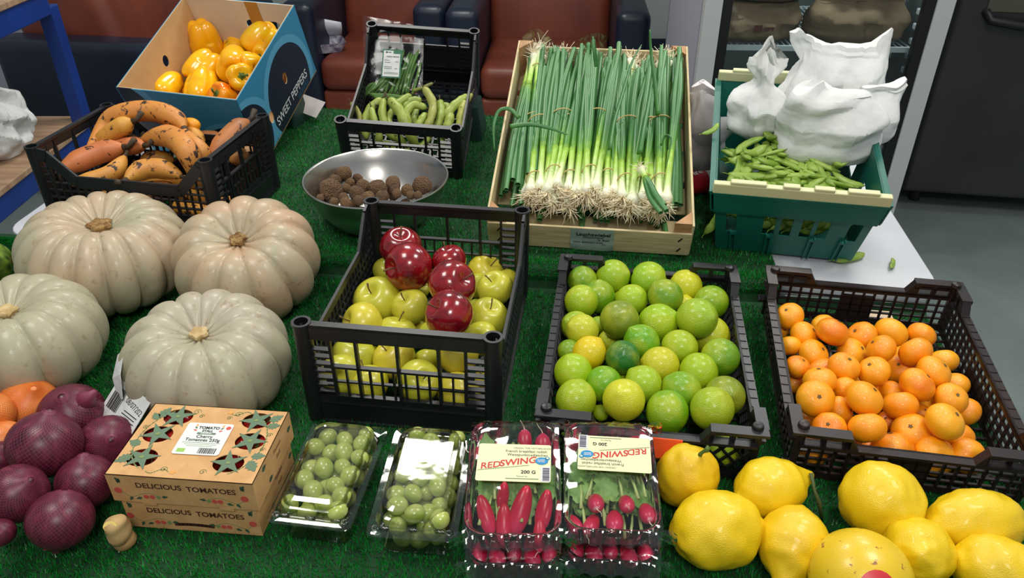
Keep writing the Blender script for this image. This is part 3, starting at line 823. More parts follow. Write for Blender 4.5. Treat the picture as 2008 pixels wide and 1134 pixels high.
# ---- teal crate with cream rims
m_teal = M('teal_plastic', lin((18, 104, 88)), 0.42, lin((14, 92, 78)), 5)
m_cream = M('cream_plastic', lin((206, 206, 160)), 0.5)
GLOC, GROT = (0.590, 1.548, 0.826), (11.0, -0.5, -12.5)
MG = xf(GLOC, GROT)
GWb, GWt, GLb, GLt, GH = 0.264, 0.304, 0.372, 0.43, 0.165
gc = thing('produce_crate', 'teal plastic crate with cream rim bars, filled with sugar snap peas', 'crate', GLOC, [R(a) for a in GROT])
def gx(s, z): return s * (GWb + (GWt - GWb) * z / GH) / 2
def gy(s, z): return s * (GLb + (GLt - GLb) * z / GH) / 2
def gwall(name, axis, side, wins, ribs):
    m = MB()
    def P(s, z, d):
        if axis == 'x': return (gx(s, z), gy(side, z) + side * d, z)
        return (gx(side, z) + side * d, gy(s, z), z)
    def b(s0, s1, z0, z1, d0=-0.0015, d1=0.0015):
        m.hexa([P(s0, z0, d0), P(s1, z0, d0), P(s1, z0, d1), P(s0, z0, d1), P(s0, z1, d0), P(s1, z1, d0), P(s1, z1, d1), P(s0, z1, d1)])
    zl, zh = 0.055, 0.108
    b(-1, 1, 0.0, zl); b(-1, 1, zh, GH)
    edges = [-1] + [e for w_ in wins for e in w_] + [1]
    for i in range(0, len(edges), 2): b(edges[i], edges[i + 1], zl, zh)
    b(-1.03, 1.03, zh + 0.004, zh + 0.008, 0, 0.010); b(-1.03, 1.03, GH - 0.008, GH, 0, 0.012)
    b(-1.03, 1.03, zh + 0.008, GH - 0.008, 0.008, 0.011)
    for r_ in ribs:
        b(r_ - 0.045, r_ - 0.025, 0.0, zl + 0.004, 0, 0.009); b(r_ + 0.025, r_ + 0.045, 0.0, zl + 0.004, 0, 0.009)
        b(r_ - 0.03, r_ + 0.03, zl - 0.004, zl, 0, 0.009)
    m.build(name, m_teal, gc)
fw = [(-0.86, -0.72), (-0.36, -0.20), (-0.13, 0.02), (0.14, 0.28), (0.34, 0.50), (0.74, 0.90)]
gwall('end_panel', 'x', -1, fw, (-0.76, -0.26, 0.33, 0.74)); gwall('end_panel', 'x', 1, fw, (-0.76, -0.26, 0.33, 0.74))
gwall('side_panel', 'y', -1, [(-0.6, -0.3), (0.1, 0.4)], (-0.5, 0.5)); gwall('side_panel', 'y', 1, [(-0.6, -0.3), (0.1, 0.4)], (-0.5, 0.5))
MB().box((0, 0, 0.002), (GWb, GLb, 0.004)).build('base', m_teal, gc)
for s in (-1, 1):
    m = MB(); y = s * (GLt / 2 + 0.004)
    m.box((0, y, GH + 0.010), (GWt + 0.012, 0.014, 0.022))
    for x, w_ in ((-0.095, 0.065), (-0.018, 0.03), (0.04, 0.036), (0.108, 0.055)): m.box((x, y, GH + 0.023), (w_, 0.013, 0.008))
    m.build('rim_bar', m_cream, gc, bevel=0.002)

# ---- steel bowl
m_steel = M('brushed_steel', lin((196, 193, 188)), 0.27, metal=1.0, rand=False)
bz = T + C + 0.004
BC = (-0.288, 1.511)
inner = [(0.0005, 0.0055), (0.05, 0.006), (0.073, 0.009), (0.102, 0.035), (0.125, 0.073), (0.139, 0.112), (0.146, 0.143), (0.148, 0.1455), (0.1505, 0.1455), (0.1515, 0.143)]
outer = [(0.148, 0.138), (0.1415, 0.109), (0.1275, 0.069), (0.1045, 0.030), (0.075, 0.003), (0.05, 0.0), (0.0005, 0.0)]
bo = MB().lathe([(r_ * 1.013, z * 0.76) for r_, z in inner + outer], 72).build('mixing_bowl', m_steel, smooth=True, angle=60, loc=(BC[0], BC[1], bz))
tag(bo, 'brushed stainless steel bowl of small potatoes', 'bowl')

# ---- cherry tomato boxes
TW, TD = 0.1960, 0.1380
TLOC, TROT = (-0.4187, 0.7682, T + 0.004), (0, 0, -5.2)
m_grn = M('sage_print', lin((98, 122, 96)), 0.7); m_dgrn = M('dark_green_print', lin((60, 88, 66)), 0.7)
m_vine = M('vine_print', lin((126, 144, 88)), 0.7); m_redp = M('red_print', lin((206, 84, 72)), 0.7); m_tan_p = M('orange_print', lin((226, 160, 84)), 0.7)
m_lid_lab = M('label_paper', lin((226, 232, 226)), 0.4); m_brown_ink = M('brown_ink', lin((70, 34, 24)), 0.7); m_eco = M('leaf_green_print', lin((150, 196, 96)), 0.6)
def decal(parent, poly, z, mat, name, loc=(0, 0, 0), rot=(0, 0, 0), th=0.0003):
    return MB().prism(poly, z, z + th).build(name, mat, parent, loc=loc, rot=rot)
def leaf_poly(L_, w_, n=9):
    up = [(L_ * k / n, w_ * math.sin(math.pi * (k / n) ** 0.8) * (1 + 0.22 * (-1) ** k)) for k in range(n + 1)]
    return up + [(x, -y) for x, y in up[::-1][1:-1]]
def star_poly(r1, r2, a0=0.0):
    p = []
    for k in range(5):
        a = a0 + 2 * math.pi * k / 5
        p.append((r1 * math.cos(a) , r1 * math.sin(a)))
        p.append((r2 * math.cos(a + math.pi / 5), r2 * math.sin(a + math.pi / 5)))
    return p
def curl(m, pts, w): 
    for a, b_ in zip(pts, pts[1:]):
        d = Vector((b_[0] - a[0], b_[1] - a[1])); n_ = Vector((-d.y, d.x)).normalized() * w / 2
        e = d.normalized() * w * 0.3
        m.add([(a[0] - n_.x - e.x, a[1] - n_.y - e.y, 0), (b_[0] - n_.x + e.x, b_[1] - n_.y + e.y, 0), (b_[0] + n_.x + e.x, b_[1] + n_.y + e.y, 0), (a[0] + n_.x - e.x, a[1] + n_.y - e.y, 0)], [(0, 1, 2, 3)])
def tomato_box(label, z0, w, d, h, top):
    t = thing('tomato_box', label, 'box', (TLOC[0], TLOC[1], TLOC[2] + z0), [R(a) for a in TROT], 'cherry tomato boxes')
    th = 0.0012
    for sy in (-1, 1): MB().box((0, sy * (d / 2 - th / 2), h / 2), (w, th, h)).build('front_wall' if sy < 0 else 'back_wall', m_card, t)
    for sx in (-1, 1): MB().box((sx * (w / 2 - th / 2), 0, h / 2), (th, d - 2 * th, h)).build('side_wall', m_card, t)
    MB().box((0, 0, th / 2), (w - 2 * th, d - 2 * th, th)).build('base', m_card, t)
    holes = [(-0.052, 0.044), (-0.064, 0.008), (-0.064, -0.036), (0.060, 0.046), (0.066, 0.006), (0.053, -0.036)]
    if top:
        lid = inst('lid', plate_mesh('lid', [(-w / 2, -d / 2), (w / 2, -d / 2), (w / 2, d / 2), (-w / 2, d / 2)], [ell(x, y, 0.0205, 0.0160, 28) for x, y in holes], m_card, th), t, (0, 0, h))
        for i, (x, y) in enumerate(holes):
            so = decal(lid, star_poly(0.0245, 0.0085, 0.35 + i * 0.55), 0.0, m_grn, 'calyx_cutout', loc=(x, y, 0.0002), th=0.0006)
            decal(so, ell(0, 0, 0.0032, 0.0026, 12), 0.0008, m_vine, 'calyx_center')
        for (x, y, a, L_) in ((-0.088, 0.040, 70, 0.024), (-0.091, 0.036, 130, 0.018), (-0.068, -0.014, 160, 0.02), (-0.072, -0.034, 215, 0.024), (0.082, 0.046, 40, 0.022), (0.084, 0.036, 10, 0.02), (0.072, -0.030, -50, 0.024), (0.082, -0.022, 10, 0.02)):
            if abs(x) < 0.08: x = math.copysign(0.089, x)
            a_ = R(a); xx = min(max(x, -0.076), 0.078); 
            lf = decal(lid, leaf_poly(L_ * 0.95, L_ * 0.30), 0.0, m_grn, 'printed_leaf', loc=(math.copysign(0.078, x), y, 0.0002), rot=(0, 0, a_))
            decal(lf, [(0.001, -0.0003), (L_ * 0.7, -0.0003), (L_ * 0.7, 0.0003), (0.001, 0.0003)], 0.0003, m_vine, 'leaf_vein')
        vm = MB()
        for s in (-1, 1):
            curl(vm, [(s * (0.045 + 0.042 * math.sin(q)), -0.058 * math.cos(q)) for q in [0.35 + 2.4 * k / 22 for k in range(23)]], 0.0016)
            for (cx, cy, r_) in ((s * 0.030, 0.056, 0.006), (s * 0.020, 0.048, 0.004), (s * 0.026, -0.054, 0.005), (s * 0.088, 0.02, 0.004), (s * 0.088, -0.008, 0.004)):
                curl(vm, [(cx + r_ * (1 - k / 18) * math.cos(k * 0.55), cy + r_ * (1 - k / 18) * math.sin(k * 0.55)) for k in range(16)], 0.0009)
            curl(vm, [(s * (0.018 + 0.03 * k / 12), s * 0.058 - s * 0.004 * math.sin(k * 0.5)) for k in range(13)], 0.0012)
        vm.build('printed_vine', m_vine, lid, loc=(0, 0, 0.0003))
        for (x, y) in ((0.018, 0.059), (-0.012, -0.058)): decal(lid, star_poly(0.0048, 0.0026), 0.0002, m_tan_p, 'printed_flower', loc=(x, y, 0))
        # label
        lb_ = decal(lid, rrect(-0.032, 0.032, -0.030, 0.030, 0.004), 0.0003, m_lid_lab, 'paper_label', loc=(0.002, 0.004, 0.0006), rot=(0, 0, R(1)))
        decal(lb_, rrect(-0.013, 0.013, 0.0080, 0.0115, 0.0005), 0.0004, m_grn, 'printed_ribbon', th=0.0004)
        text_part(lb_, 'TOMATO', 0.0068, (0, 0.0205, 0.001), m_ink, bold=0.0002)
        text_part(lb_, 'STALL', 0.0056, (0, 0.0145, 0.001), m_ink, bold=0.0002)
        text_part(lb_, 'ORGANIC', 0.0034, (0, 0.0098, 0.0011), m_lid_lab, bold=0.0001)
        text_part(lb_, 'Cherry', 0.0078, (0, 0.0035, 0.001), m_ink, bold=0.0001)
        text_part(lb_, 'Tomatoes 250g', 0.0076, (0, -0.0030, 0.001), m_ink, bold=0.0001)
        for k in range(3): decal(lb_, rrect(-0.026 + 0.004 * k, 0.026 - 0.004 * k, -0.0085 - 0.0030 * k, -0.0078 - 0.0030 * k, 0.0001), 0.0004, m_vine if k else m_grn, 'printed_line')
        decal(lb_, rrect(-0.027, -0.016, -0.0265, -0.0195, 0.0006), 0.0004, m_eco, 'printed_emblem')
        bc_ = MB(); xk = 0.002; rr = random.Random(4)
        while xk < 0.026:
            wk = rr.choice((0.0004, 0.0008, 0.0012)); bc_.box((xk + wk / 2, -0.0225, 0.0008), (wk, 0.010, 0.0003)); xk += wk + rr.choice((0.0005, 0.0009))
        bc_.build('barcode', m_ink, lb_)
        ro_ = decal(lb_, ell(0.0265, 0.022, 0.0035, 0.0035, 16), 0.0004, m_redp, 'printed_rosette')
        for s in (-1, 1):
            for k in range(3): decal(lb_, leaf_poly(0.006, 0.0014, 5), 0.0004, (m_redp, m_grn, m_tan_p)[k], 'printed_sprig', loc=(s * (0.015 + 0.0012 * k), 0.0145 + 0.004 * k, 0), rot=(0, 0, R(90 - s * (70 - 25 * k))))
    else:
        MB().box((0, 0, h - th / 2), (w, d, th)).build('lid', m_card, t)
    # printed front
    yf = -d / 2 - 0.0002
    def ftext(s, size, x, z, ang): text_part(t, s, size, (x, yf - 0.0003, z), m_brown_ink, rot=(H90, 0, 0) if not ang else Euler((H90, R(ang), 0)), bold=0.00022, name='lettering')
    ftext('DELICIOUS', 0.0125, -0.030, h * 0.66, 0); ftext('TOMATOES', 0.0125, 0.040, h * 0.64, 0)
    for s in (-1, 1):
        for (x, z, r_, mt) in ((0.085, 0.42, 0.0052, m_redp), (0.050, 0.24, 0.0036, m_redp), (0.042, 0.24, 0.0036, m_redp), (0.034, 0.24, 0.003, m_vine), (0.075, 0.44, 0.0014, m_tan_p)):
            decal(t, ell(0, 0, r_, r_, 14), 0, mt, 'printed_tomato', loc=(s * x * (0.97 if s > 0 else 1.02), yf, h * z), rot=(H90, 0, 0))
        for (x, z, a, L_) in ((0.080, 0.72, 60, 0.011), (0.084, 0.70, 110, 0.010), (0.030, 0.26, 170, 0.009), (0.057, 0.20, -20, 0.009), (0.070, 0.22, -60, 0.009)):
            decal(t, leaf_poly(L_, L_ * 0.24, 5), 0, m_dgrn, 'printed_leaf', loc=(s * x, yf, h * z), rot=(H90, -R(a if s > 0 else 180 - a), 0))
    vm = MB()
    for s in (-1, 1): curl(vm, [(s * (0.032 + 0.055 * k / 14), 0.0045 * math.sin(k * 0.42) - 0.004 + (0.011 * max(0, (k - 10) / 4))) for k in range(15)], 0.0008)
    vm.build('printed_vine', m_vine, t, loc=(0, yf, h * 0.36), rot=(H90, 0, 0))
    if not top:
        rb = MB(); curl(rb, [(-0.026 + 0.052 * k / 10, 0.0016 * math.sin(math.pi * k / 10)) for k in range(11)], 0.0055); rb.build('printed_ribbon', m_brown_ink, t, loc=(0.0, yf, h * 0.20), rot=(H90, 0, 0))
    # right side print
    xs = w / 2 + 0.0002
    text_part(t, 'Tomato', 0.0085, (xs + 0.0003, 0.012, h * 0.72), m_brown_ink, rot=Euler((H90, 0, H90)), shear=0.2)
    text_part(t, 'Stall', 0.0085, (xs + 0.0003, 0.012, h * 0.46), m_brown_ink, rot=Euler((H90, 0, H90)), shear=0.2)
    for (y, z, a) in ((-0.040, 0.85, 80), (-0.028, 0.2, 100), (0.05, 0.55, 60)):
        decal(t, leaf_poly(0.014, 0.0036, 6), 0, m_dgrn, 'printed_leaf', loc=(xs, y, h * z), rot=Euler((H90, 0, H90)).to_matrix().to_4x4().to_euler())
    if top:
        for (x) in (-0.05, 0.055):
            decal(t, rrect(-0.010, 0.010, -0.004, 0.001, 0.0015, 3), 0, m_card, 'tuck_tab', loc=(x, yf, 0.0), rot=(H90, 0, 0))
    return t
tomato_box('lower of two stacked kraft card cherry tomato boxes, its lid covered', 0.0, TW - 0.012, TD - 0.008, 0.053, False)
tomato_box('upper kraft card cherry tomato box with star-shaped cut-outs in its lid', 0.054, TW, TD, 0.048, True)
# fruit positions: x, y, z, radius[, kind]
FRUIT = {
  'lime': [
    (0.1185, 1.2279, 0.815, 0.0277, 'g'), (0.1892, 1.242, 0.815, 0.032, 'm'), (0.2554, 1.2314, 0.815, 0.0333, 'm'), (0.3219, 1.2126, 0.8116, 0.0303, 'y'), (0.1574, 1.1789, 0.8108, 0.0297, 'g'), (0.1074, 1.1512, 0.8192, 0.03, 'm'),
    (0.2147, 1.1608, 0.815, 0.0284, 'm'), (0.272, 1.1495, 0.83, 0.0307, 'g'), (0.3622, 1.1531, 0.815, 0.0304, 'g'), (0.3113, 1.164, 0.7935, 0.0242, 'y'), (0.3125, 1.0765, 0.8337, 0.0343, 'm'), (0.1817, 1.0763, 0.8306, 0.0331, 'o'),
    (0.2512, 1.0915, 0.8125, 0.0341, 'm'), (0.0977, 1.0858, 0.8116, 0.0263, 'm'), (0.116, 1.0425, 0.8334, 0.027, 'y'), (0.153, 1.1193, 0.79, 0.0149, 'm'), (0.1669, 1.0806, 0.783, 0.0188, 'y'), (0.081, 1.0112, 0.815, 0.0194, 'g'),
    (0.1233, 0.9882, 0.8273, 0.0269, 'Y'), (0.1744, 0.9733, 0.83, 0.0269, 'd'), (0.2129, 1.0253, 0.8206, 0.0296, 'g'), (0.2743, 1.0182, 0.815, 0.03, 'm'), (0.3613, 1.0856, 0.7887, 0.0342, 'y'), (0.3435, 0.9817, 0.8227, 0.0308, 'g'),
    (0.2351, 0.9718, 0.8153, 0.0299, 'y'), (0.2924, 0.9531, 0.8163, 0.0302, 'm'), (0.0829, 0.9512, 0.8178, 0.0302, 'm'), (0.1409, 0.9257, 0.815, 0.0282, 'g'), (0.2023, 0.9251, 0.8155, 0.0284, 'm'), (0.2575, 0.9074, 0.8173, 0.0293, 'g'),
    (0.0957, 0.8887, 0.815, 0.0304, 'm'), (0.1642, 0.8713, 0.83, 0.0312, 'y'), (0.2269, 0.8574, 0.8193, 0.0311, 'g'), (0.2896, 0.8517, 0.83, 0.0315, 'm'), (0.3306, 0.8964, 0.815, 0.0306, 'o'), (0.1343, 0.8882, 0.79, 0.012, 'm'),
    (0.2016, 0.9988, 0.79, 0.0129, 'y'), (0.1731, 0.9633, 0.79, 0.0142, 'm'),
  ],
  'mand': [
    (0.4787, 1.1074, 0.8177, 0.0229), (0.4735, 1.1094, 0.7841, 0.0133), (0.499, 1.0726, 0.8006, 0.0242), (0.5337, 1.0492, 0.8253, 0.0255), (0.5989, 1.0744, 0.7973, 0.0251), (0.6513, 1.0817, 0.8, 0.0268),
    (0.7007, 1.0751, 0.8, 0.0226), (0.4674, 1.0479, 0.7969, 0.0183), (0.5011, 1.026, 0.7957, 0.0246), (0.5695, 1.0358, 0.7902, 0.0253), (0.5957, 1.0012, 0.825, 0.0232), (0.645, 0.9894, 0.8286, 0.0249),
    (0.4507, 0.9692, 0.8147, 0.0187), (0.4576, 0.9742, 0.7798, 0.0198), (0.505, 0.981, 0.7899, 0.0252), (0.5187, 0.9545, 0.8256, 0.0236), (0.5642, 0.9485, 0.8218, 0.0233), (0.635, 0.9974, 0.7866, 0.0247),
    (0.656, 0.9459, 0.8219, 0.0257), (0.4705, 0.9226, 0.824, 0.0238), (0.4492, 0.8786, 0.826, 0.0263), (0.5112, 0.9186, 0.8106, 0.0181), (0.5701, 0.9602, 0.7816, 0.0227), (0.5136, 0.8661, 0.8368, 0.0262),
    (0.5975, 0.9341, 0.788, 0.0222), (0.617, 0.9161, 0.822, 0.0259), (0.6618, 0.8951, 0.8119, 0.0231), (0.6556, 0.9226, 0.7787, 0.0228), (0.4907, 0.8795, 0.8013, 0.0212), (0.5841, 0.8875, 0.8054, 0.0244),
    (0.6286, 0.8985, 0.7787, 0.0145), (0.6172, 0.8291, 0.8256, 0.0263), (0.452, 0.8877, 0.775, 0.0158), (0.4543, 0.8271, 0.8137, 0.023), (0.5036, 0.8199, 0.8222, 0.0248), (0.5099, 0.8738, 0.7705, 0.0186),
    (0.5762, 0.8918, 0.7693, 0.0159), (0.5889, 0.8493, 0.7876, 0.0265), (0.5484, 0.8182, 0.7836, 0.0279), (0.6054, 0.8072, 0.7795, 0.0271), (0.6648, 0.8503, 0.7735, 0.021), (0.6537, 0.8077, 0.779, 0.0244),
    (0.4982, 0.8422, 0.7773, 0.0167), (0.5249, 0.8374, 0.763, 0.014), (0.6259, 0.8429, 0.7748, 0.0139),
  ],
  'apple': [
    (-0.2699, 1.2732, 0.81, 0.0276, 'g'), (-0.247, 1.1491, 0.8221, 0.0423, 'g'), (-0.1783, 1.1254, 0.8236, 0.0325, 'g'), (-0.2602, 1.0741, 0.8236, 0.0366, 'y'), (-0.1978, 1.0722, 0.8015, 0.0355, 'g'), (-0.0516, 1.2831, 0.7989, 0.0353, 'y'),
    (0.0042, 1.2605, 0.79, 0.0259, 'y'), (-0.0122, 1.166, 0.835, 0.0321, 'g'), (-0.0613, 1.2263, 0.8014, 0.0253, 'g'), (-0.0205, 1.0904, 0.8239, 0.0346, 'g'), (-0.0612, 1.1608, 0.79, 0.0244, 'g'), (-0.0505, 1.0389, 0.8188, 0.028, 'g'),
    (-0.1316, 1.067, 0.81, 0.0257, 'g'), (-0.2738, 1.0168, 0.7983, 0.0362, 'g'), (-0.2833, 0.9617, 0.8049, 0.0321, 'g'), (-0.1924, 1.0061, 0.8019, 0.0349, 'y'), (-0.14, 1.0188, 0.7874, 0.0224, 'g'), (-0.0859, 0.993, 0.8166, 0.0317, 'b'),
    (-0.2311, 0.9581, 0.7872, 0.034, 'g'), (-0.1466, 0.9471, 0.8031, 0.0335, 'g'), (-0.0834, 0.9409, 0.7832, 0.0346, 'y'), (-0.1747, 1.2364, 0.79, 0.0181, 'g'), (-0.2386, 1.0464, 0.7756, 0.0181, 'g'), (-0.1702, 1.1234, 0.7767, 0.018, 'y'),
    (-0.0417, 0.973, 0.7865, 0.0199, 'y'), (-0.2053, 1.2501, 0.8726, 0.0385, 'r'), (-0.182, 1.1748, 0.8765, 0.0433, 'r'), (-0.1113, 1.1884, 0.88, 0.03, 'r'), (-0.0997, 1.0873, 0.895, 0.0395, 'r'), (-0.0978, 0.999, 0.895, 0.0378, 'r'),
  ],
  'potato': [
    (-0.3744, 1.5922, 0.8677, 0.0185), (-0.3477, 1.6072, 0.85, 0.0112), (-0.3903, 1.5669, 0.8618, 0.0149), (-0.3914, 1.529, 0.8569, 0.0253), (-0.3595, 1.5733, 0.8546, 0.011), (-0.3632, 1.5522, 0.8503, 0.0119),
    (-0.3354, 1.5195, 0.855, 0.0173), (-0.3277, 1.5642, 0.849, 0.0179), (-0.2934, 1.5484, 0.851, 0.0217), (-0.2646, 1.5761, 0.85, 0.018), (-0.2542, 1.5365, 0.8545, 0.0117), (-0.2286, 1.5353, 0.855, 0.0142),
    (-0.1976, 1.5583, 0.855, 0.0218), (-0.2476, 1.5161, 0.8556, 0.0107), (-0.3588, 1.4933, 0.8549, 0.0124), (-0.35, 1.4713, 0.8551, 0.0123), (-0.3749, 1.478, 0.855, 0.0095), (-0.408, 1.4952, 0.855, 0.0086),
    (-0.2182, 1.5112, 0.8537, 0.0097), (-0.201, 1.5056, 0.8564, 0.0096), (-0.3083, 1.5002, 0.8537, 0.0144), (-0.2776, 1.5018, 0.855, 0.0144), (-0.3241, 1.4816, 0.8564, 0.0114),
  ],
  'onion': [
    (-0.6402, 0.7799, 0.8287, 0.0481, 'p'), (-0.6607, 0.8785, 0.7935, 0.0484, 'p'), (-0.6384, 0.7008, 0.8191, 0.0378, 'p'), (-0.5731, 0.671, 0.8038, 0.0396, 'p'), (-0.583, 0.8238, 0.7864, 0.0424, 'p'), (-0.5768, 0.7433, 0.7956, 0.0383, 'p'),
    (-0.6392, 0.6513, 0.8033, 0.0183, 'p'), (-0.7424, 0.9074, 0.7875, 0.0435, 'o'), (-0.7252, 0.8152, 0.8023, 0.0292, 'o'), (-0.7635, 0.8525, 0.8168, 0.0356, 'o'), (-0.7047, 0.7716, 0.8074, 0.0269, 'p'),
  ],
}
# ------------------------------------------------------------ fruit meshes (unit radius)
def blob(name, fn, nu=40, nv=26, mat=None):
    m = MB(); vv = []
    for i in range(nv + 1):
        t_ = math.pi * i / nv
        for j in range(nu):
            vv.append(fn(2 * math.pi * j / nu, t_))
    ff = [(i * nu + j, i * nu + (j + 1) % nu, (i + 1) * nu + (j + 1) % nu, (i + 1) * nu + j) for i in range(nv) for j in range(nu)]
    m.add(vv, ff)
    me = m.mesh(name, mat, True)
    bm = bmesh.new(); bm.from_mesh(me); bmesh.ops.remove_doubles(bm, verts=bm.verts, dist=1e-5)
    bmesh.ops.recalc_face_normals(bm, faces=bm.faces); bm.to_mesh(me); bm.free()
    return me
def nz(p, s, seed): return noise.noise(Vector(p) * s + Vector((seed * 7.1, seed * 3.3, seed * 5.7)))

def citrus_mat(name, col2, lo, hi, bscale=26, bstr=0.35, bd=0.02, rough=0.32, scale=1.1, specks=None):
    nt = NT(name); oi = nt.n('ShaderNodeObjectInfo')
    f = noise_tex(nt, scale, 2, rand=True); mr = nt.n('ShaderNodeMapRange'); mr.inputs[1].default_value = lo; mr.inputs[2].default_value = hi; nt.l(f, mr.inputs[0])
    base = mixc(nt, mr.outputs[0], oi.outputs['Color'], col2)
    if specks is not None:
        f3 = noise_tex(nt, 5, 3, rand=True); m3 = nt.n('ShaderNodeMapRange'); m3.inputs[1].default_value = 0.66; m3.inputs[2].default_value = 0.7; nt.l(f3, m3.inputs[0])
        base = mixc(nt, m3.outputs[0], base, specks)
    nt.l(base, nt.b.inputs['Base Color']); nt.b.inputs['Roughness'].default_value = rough
    nt.b.inputs['Subsurface Weight'].default_value = 0.0
    nt.b.inputs['Coat Weight'].default_value = 0.25; nt.b.inputs['Coat Roughness'].default_value = 0.15
    tc = nt.n('ShaderNodeTexCoord'); vo = nt.n('ShaderNodeTexVoronoi'); vo.inputs['Scale'].default_value = bscale; nt.l(tc.outputs['Object'], vo.inputs['Vector'])
    bump(nt, vo.outputs['Distance'], bstr, bd)
    return nt.m
m_lime = citrus_mat('lime_skin', lin((200, 200, 44)), 0.46, 0.95, bscale=24, bstr=0.3, bd=0.04, rough=0.26, scale=0.75)
m_mand = citrus_mat('mandarin_skin', lin((250, 168, 24)), 0.42, 0.7, bscale=30, bstr=0.2, rough=0.3)
m_lemon = citrus_mat('lemon_skin', lin((232, 196, 24)), 0.4, 0.7, bscale=34, bstr=0.18, rough=0.36)
m_scar = citrus_mat('scarred_yellow_skin', lin((226, 190, 40)), 0.4, 0.7, bscale=40, bstr=0.08, rough=0.34, specks=lin((150, 96, 36)))
m_stem = M('dry_stem', lin((122, 98, 52)), 0.8, lin((92, 70, 40)), 40)
m_gstem = M('green_stem', lin((92, 118, 44)), 0.6, lin((70, 96, 36)), 20)

# limes
def lime_fn(th, t):
    r_ = math.sin(t); z = math.cos(t) * 1.04
    z += 0.10 * math.exp(-(r_ / 0.22) ** 2) * (1 if z > 0 else -0.25)
    return (r_ * math.cos(th), r_ * math.sin(th), z)
me_lime = blob('lime', lime_fn, 32, 22, m_lime)
me_scar = MB().lathe([(0.0005, 0.02), (0.08, 0.015), (0.10, -0.02)], 10).mesh('stem_scar', m_stem, True)
LIMEC = {'g': ((112, 160, 20), 'green lime'), 'm': ((158, 188, 28), 'yellow-green lime'), 'y': ((200, 202, 36), 'yellowish lime'), 'o': ((128, 150, 28), 'olive green lime'), 'd': ((34, 104, 28), 'small dark green lime'), 'Y': ((226, 194, 16), 'bright yellow lime')}
rf = random.Random(11)
def rrot(): return (rf.uniform(-1.2, 1.2), rf.uniform(-1.2, 1.2), rf.uniform(0, 6.28))
def where(Mx, p, names, hx, hy, lowz):
    q = Mx.inverted() @ Vector(p)
    if q.z < lowz: return 'in the bottom layer of ' + names[4]
    if q.x < -hx: return 'against ' + names[0]
    if q.x > hx: return 'against ' + names[1]
    if q.y > hy: return 'against ' + names[2]
    if q.y < -hy: return 'against ' + names[3]
    return 'in the middle of ' + names[4]
WL = ('the lattice wall facing the apples', 'the lattice wall facing the mandarins', 'the lattice wall facing the spring onions', 'the lattice wall facing the radishes', 'the lime crate')
WM = ('the mesh wall facing the limes', 'the outer mesh wall of the mandarin crate', 'the mesh wall facing the white table', 'the mesh wall facing the lemons', 'the mandarin crate')
WA = ('the crate side facing the pumpkins', 'the crate side facing the limes', 'the crate end facing the steel bowl', 'the crate end facing the grapes', 'the apple crate')
def lime(x, y, z, r_, k, extra=None):
    c_, nm = LIMEC[k]; c_ = tuple(min(255, max(0, v + rf.uniform(-8, 8))) for v in c_)
    e = 1.09 if extra else 1.0
    o = inst('lime', me_lime, None, (x, y, z), rrot() if not extra else (R(70), 0, R(extra)), (r_, r_, r_ * e), lin(c_))
    tag(o, nm + ' ' + where(ML, (x, y, z), WL, 0.075, 0.11, 0.04), 'lime', 'limes in the lattice crate')
    inst('stem_scar', me_scar, o, (0, 0, 1.10))
def fit_in(Mx, W, p, r_):
    q = Mx.inverted() @ Vector(p); lim = W / 2 - 0.004 - r_ * 0.97; q.x = min(max(q.x, -lim), lim); return Mx @ q
def clear_of(lst, p, r_, k=0.94):
    return all((Vector(q[:3]) - Vector(p)).length > k * (r_ + q[3]) for q in lst)
PL_ = []
for (x, y, z, r_, k) in FRUIT['lime']:
    p = fit_in(ML, 0.297, (x, y, z), r_); PL_.append((p.x, p.y, p.z, r_)); lime(p.x, p.y, p.z, r_, k)
for i in range(4):           # lower layer seen through the lattice
    for j in range(5):
        
        for rr0, zz in ((0.026, 0.034), (0.022, 0.030), (0.018, 0.026)):
            p = ML @ Vector((-0.112 + 0.0745 * i, -0.178 + 0.088 * j, zz))
            if clear_of(PL_, p, rr0): PL_.append((p.x, p.y, p.z, rr0)); lime(p.x, p.y, p.z, rr0, 'gmym'[(i + j) % 4]); break

# mandarins
def mand_fn(th, t):
    r_ = math.sin(t); z = math.cos(t) * 0.80
    z -= (0.10 if z > 0 else -0.07) * math.exp(-(r_ / 0.3) ** 2)
    k = 1 + 0.012 * math.cos(9 * th) * (1 if z > 0 else 0.4)
    return (r_ * k * math.cos(th), r_ * k * math.sin(th), z)
me_mand = blob('mandarin', mand_fn, 36, 20, m_mand)
me_btn = MB().prism(star_poly(0.13, 0.07), -0.02, 0.05).mesh('stem_button', m_stem)
def mandarin(x, y, z, r_):
    tone = rf.randrange(4); c_ = [(248, 150, 14), (250, 162, 18), (242, 132, 10), (252, 178, 30)][tone]
    o = inst('mandarin', me_mand, None, (x, y, z), (rf.uniform(-0.9, 0.9), rf.uniform(-0.9, 0.9), rf.uniform(0, 6.3)), (r_ * 1.06, r_ * 1.06, r_ * 1.10), lin(c_))
    tag(o, ('orange', 'light orange', 'deep orange', 'golden yellow')[tone] + ' mandarin ' + where(MM, (x, y, z), WM, 0.085, 0.10, 0.034), 'mandarin', 'mandarins in the mesh crate')
    inst('stem_button', me_btn, o, (0, 0, 0.70))
PM_ = []
for (x, y, z, r_) in FRUIT['mand']:
    p = fit_in(MM, 0.307, (x, y, z), r_); PM_.append((p.x, p.y, p.z, r_)); mandarin(p.x, p.y, p.z, r_)
for i in range(5):
    for j in range(6):
        
        for rr0 in (0.022, 0.019, 0.016):
            p = MM @ Vector((-0.122 + 0.061 * i, -0.168 + 0.06 * j, rr0 + 0.006))
            if clear_of(PM_, p, rr0): PM_.append((p.x, p.y, p.z, rr0)); mandarin(p.x, p.y, p.z, rr0); break

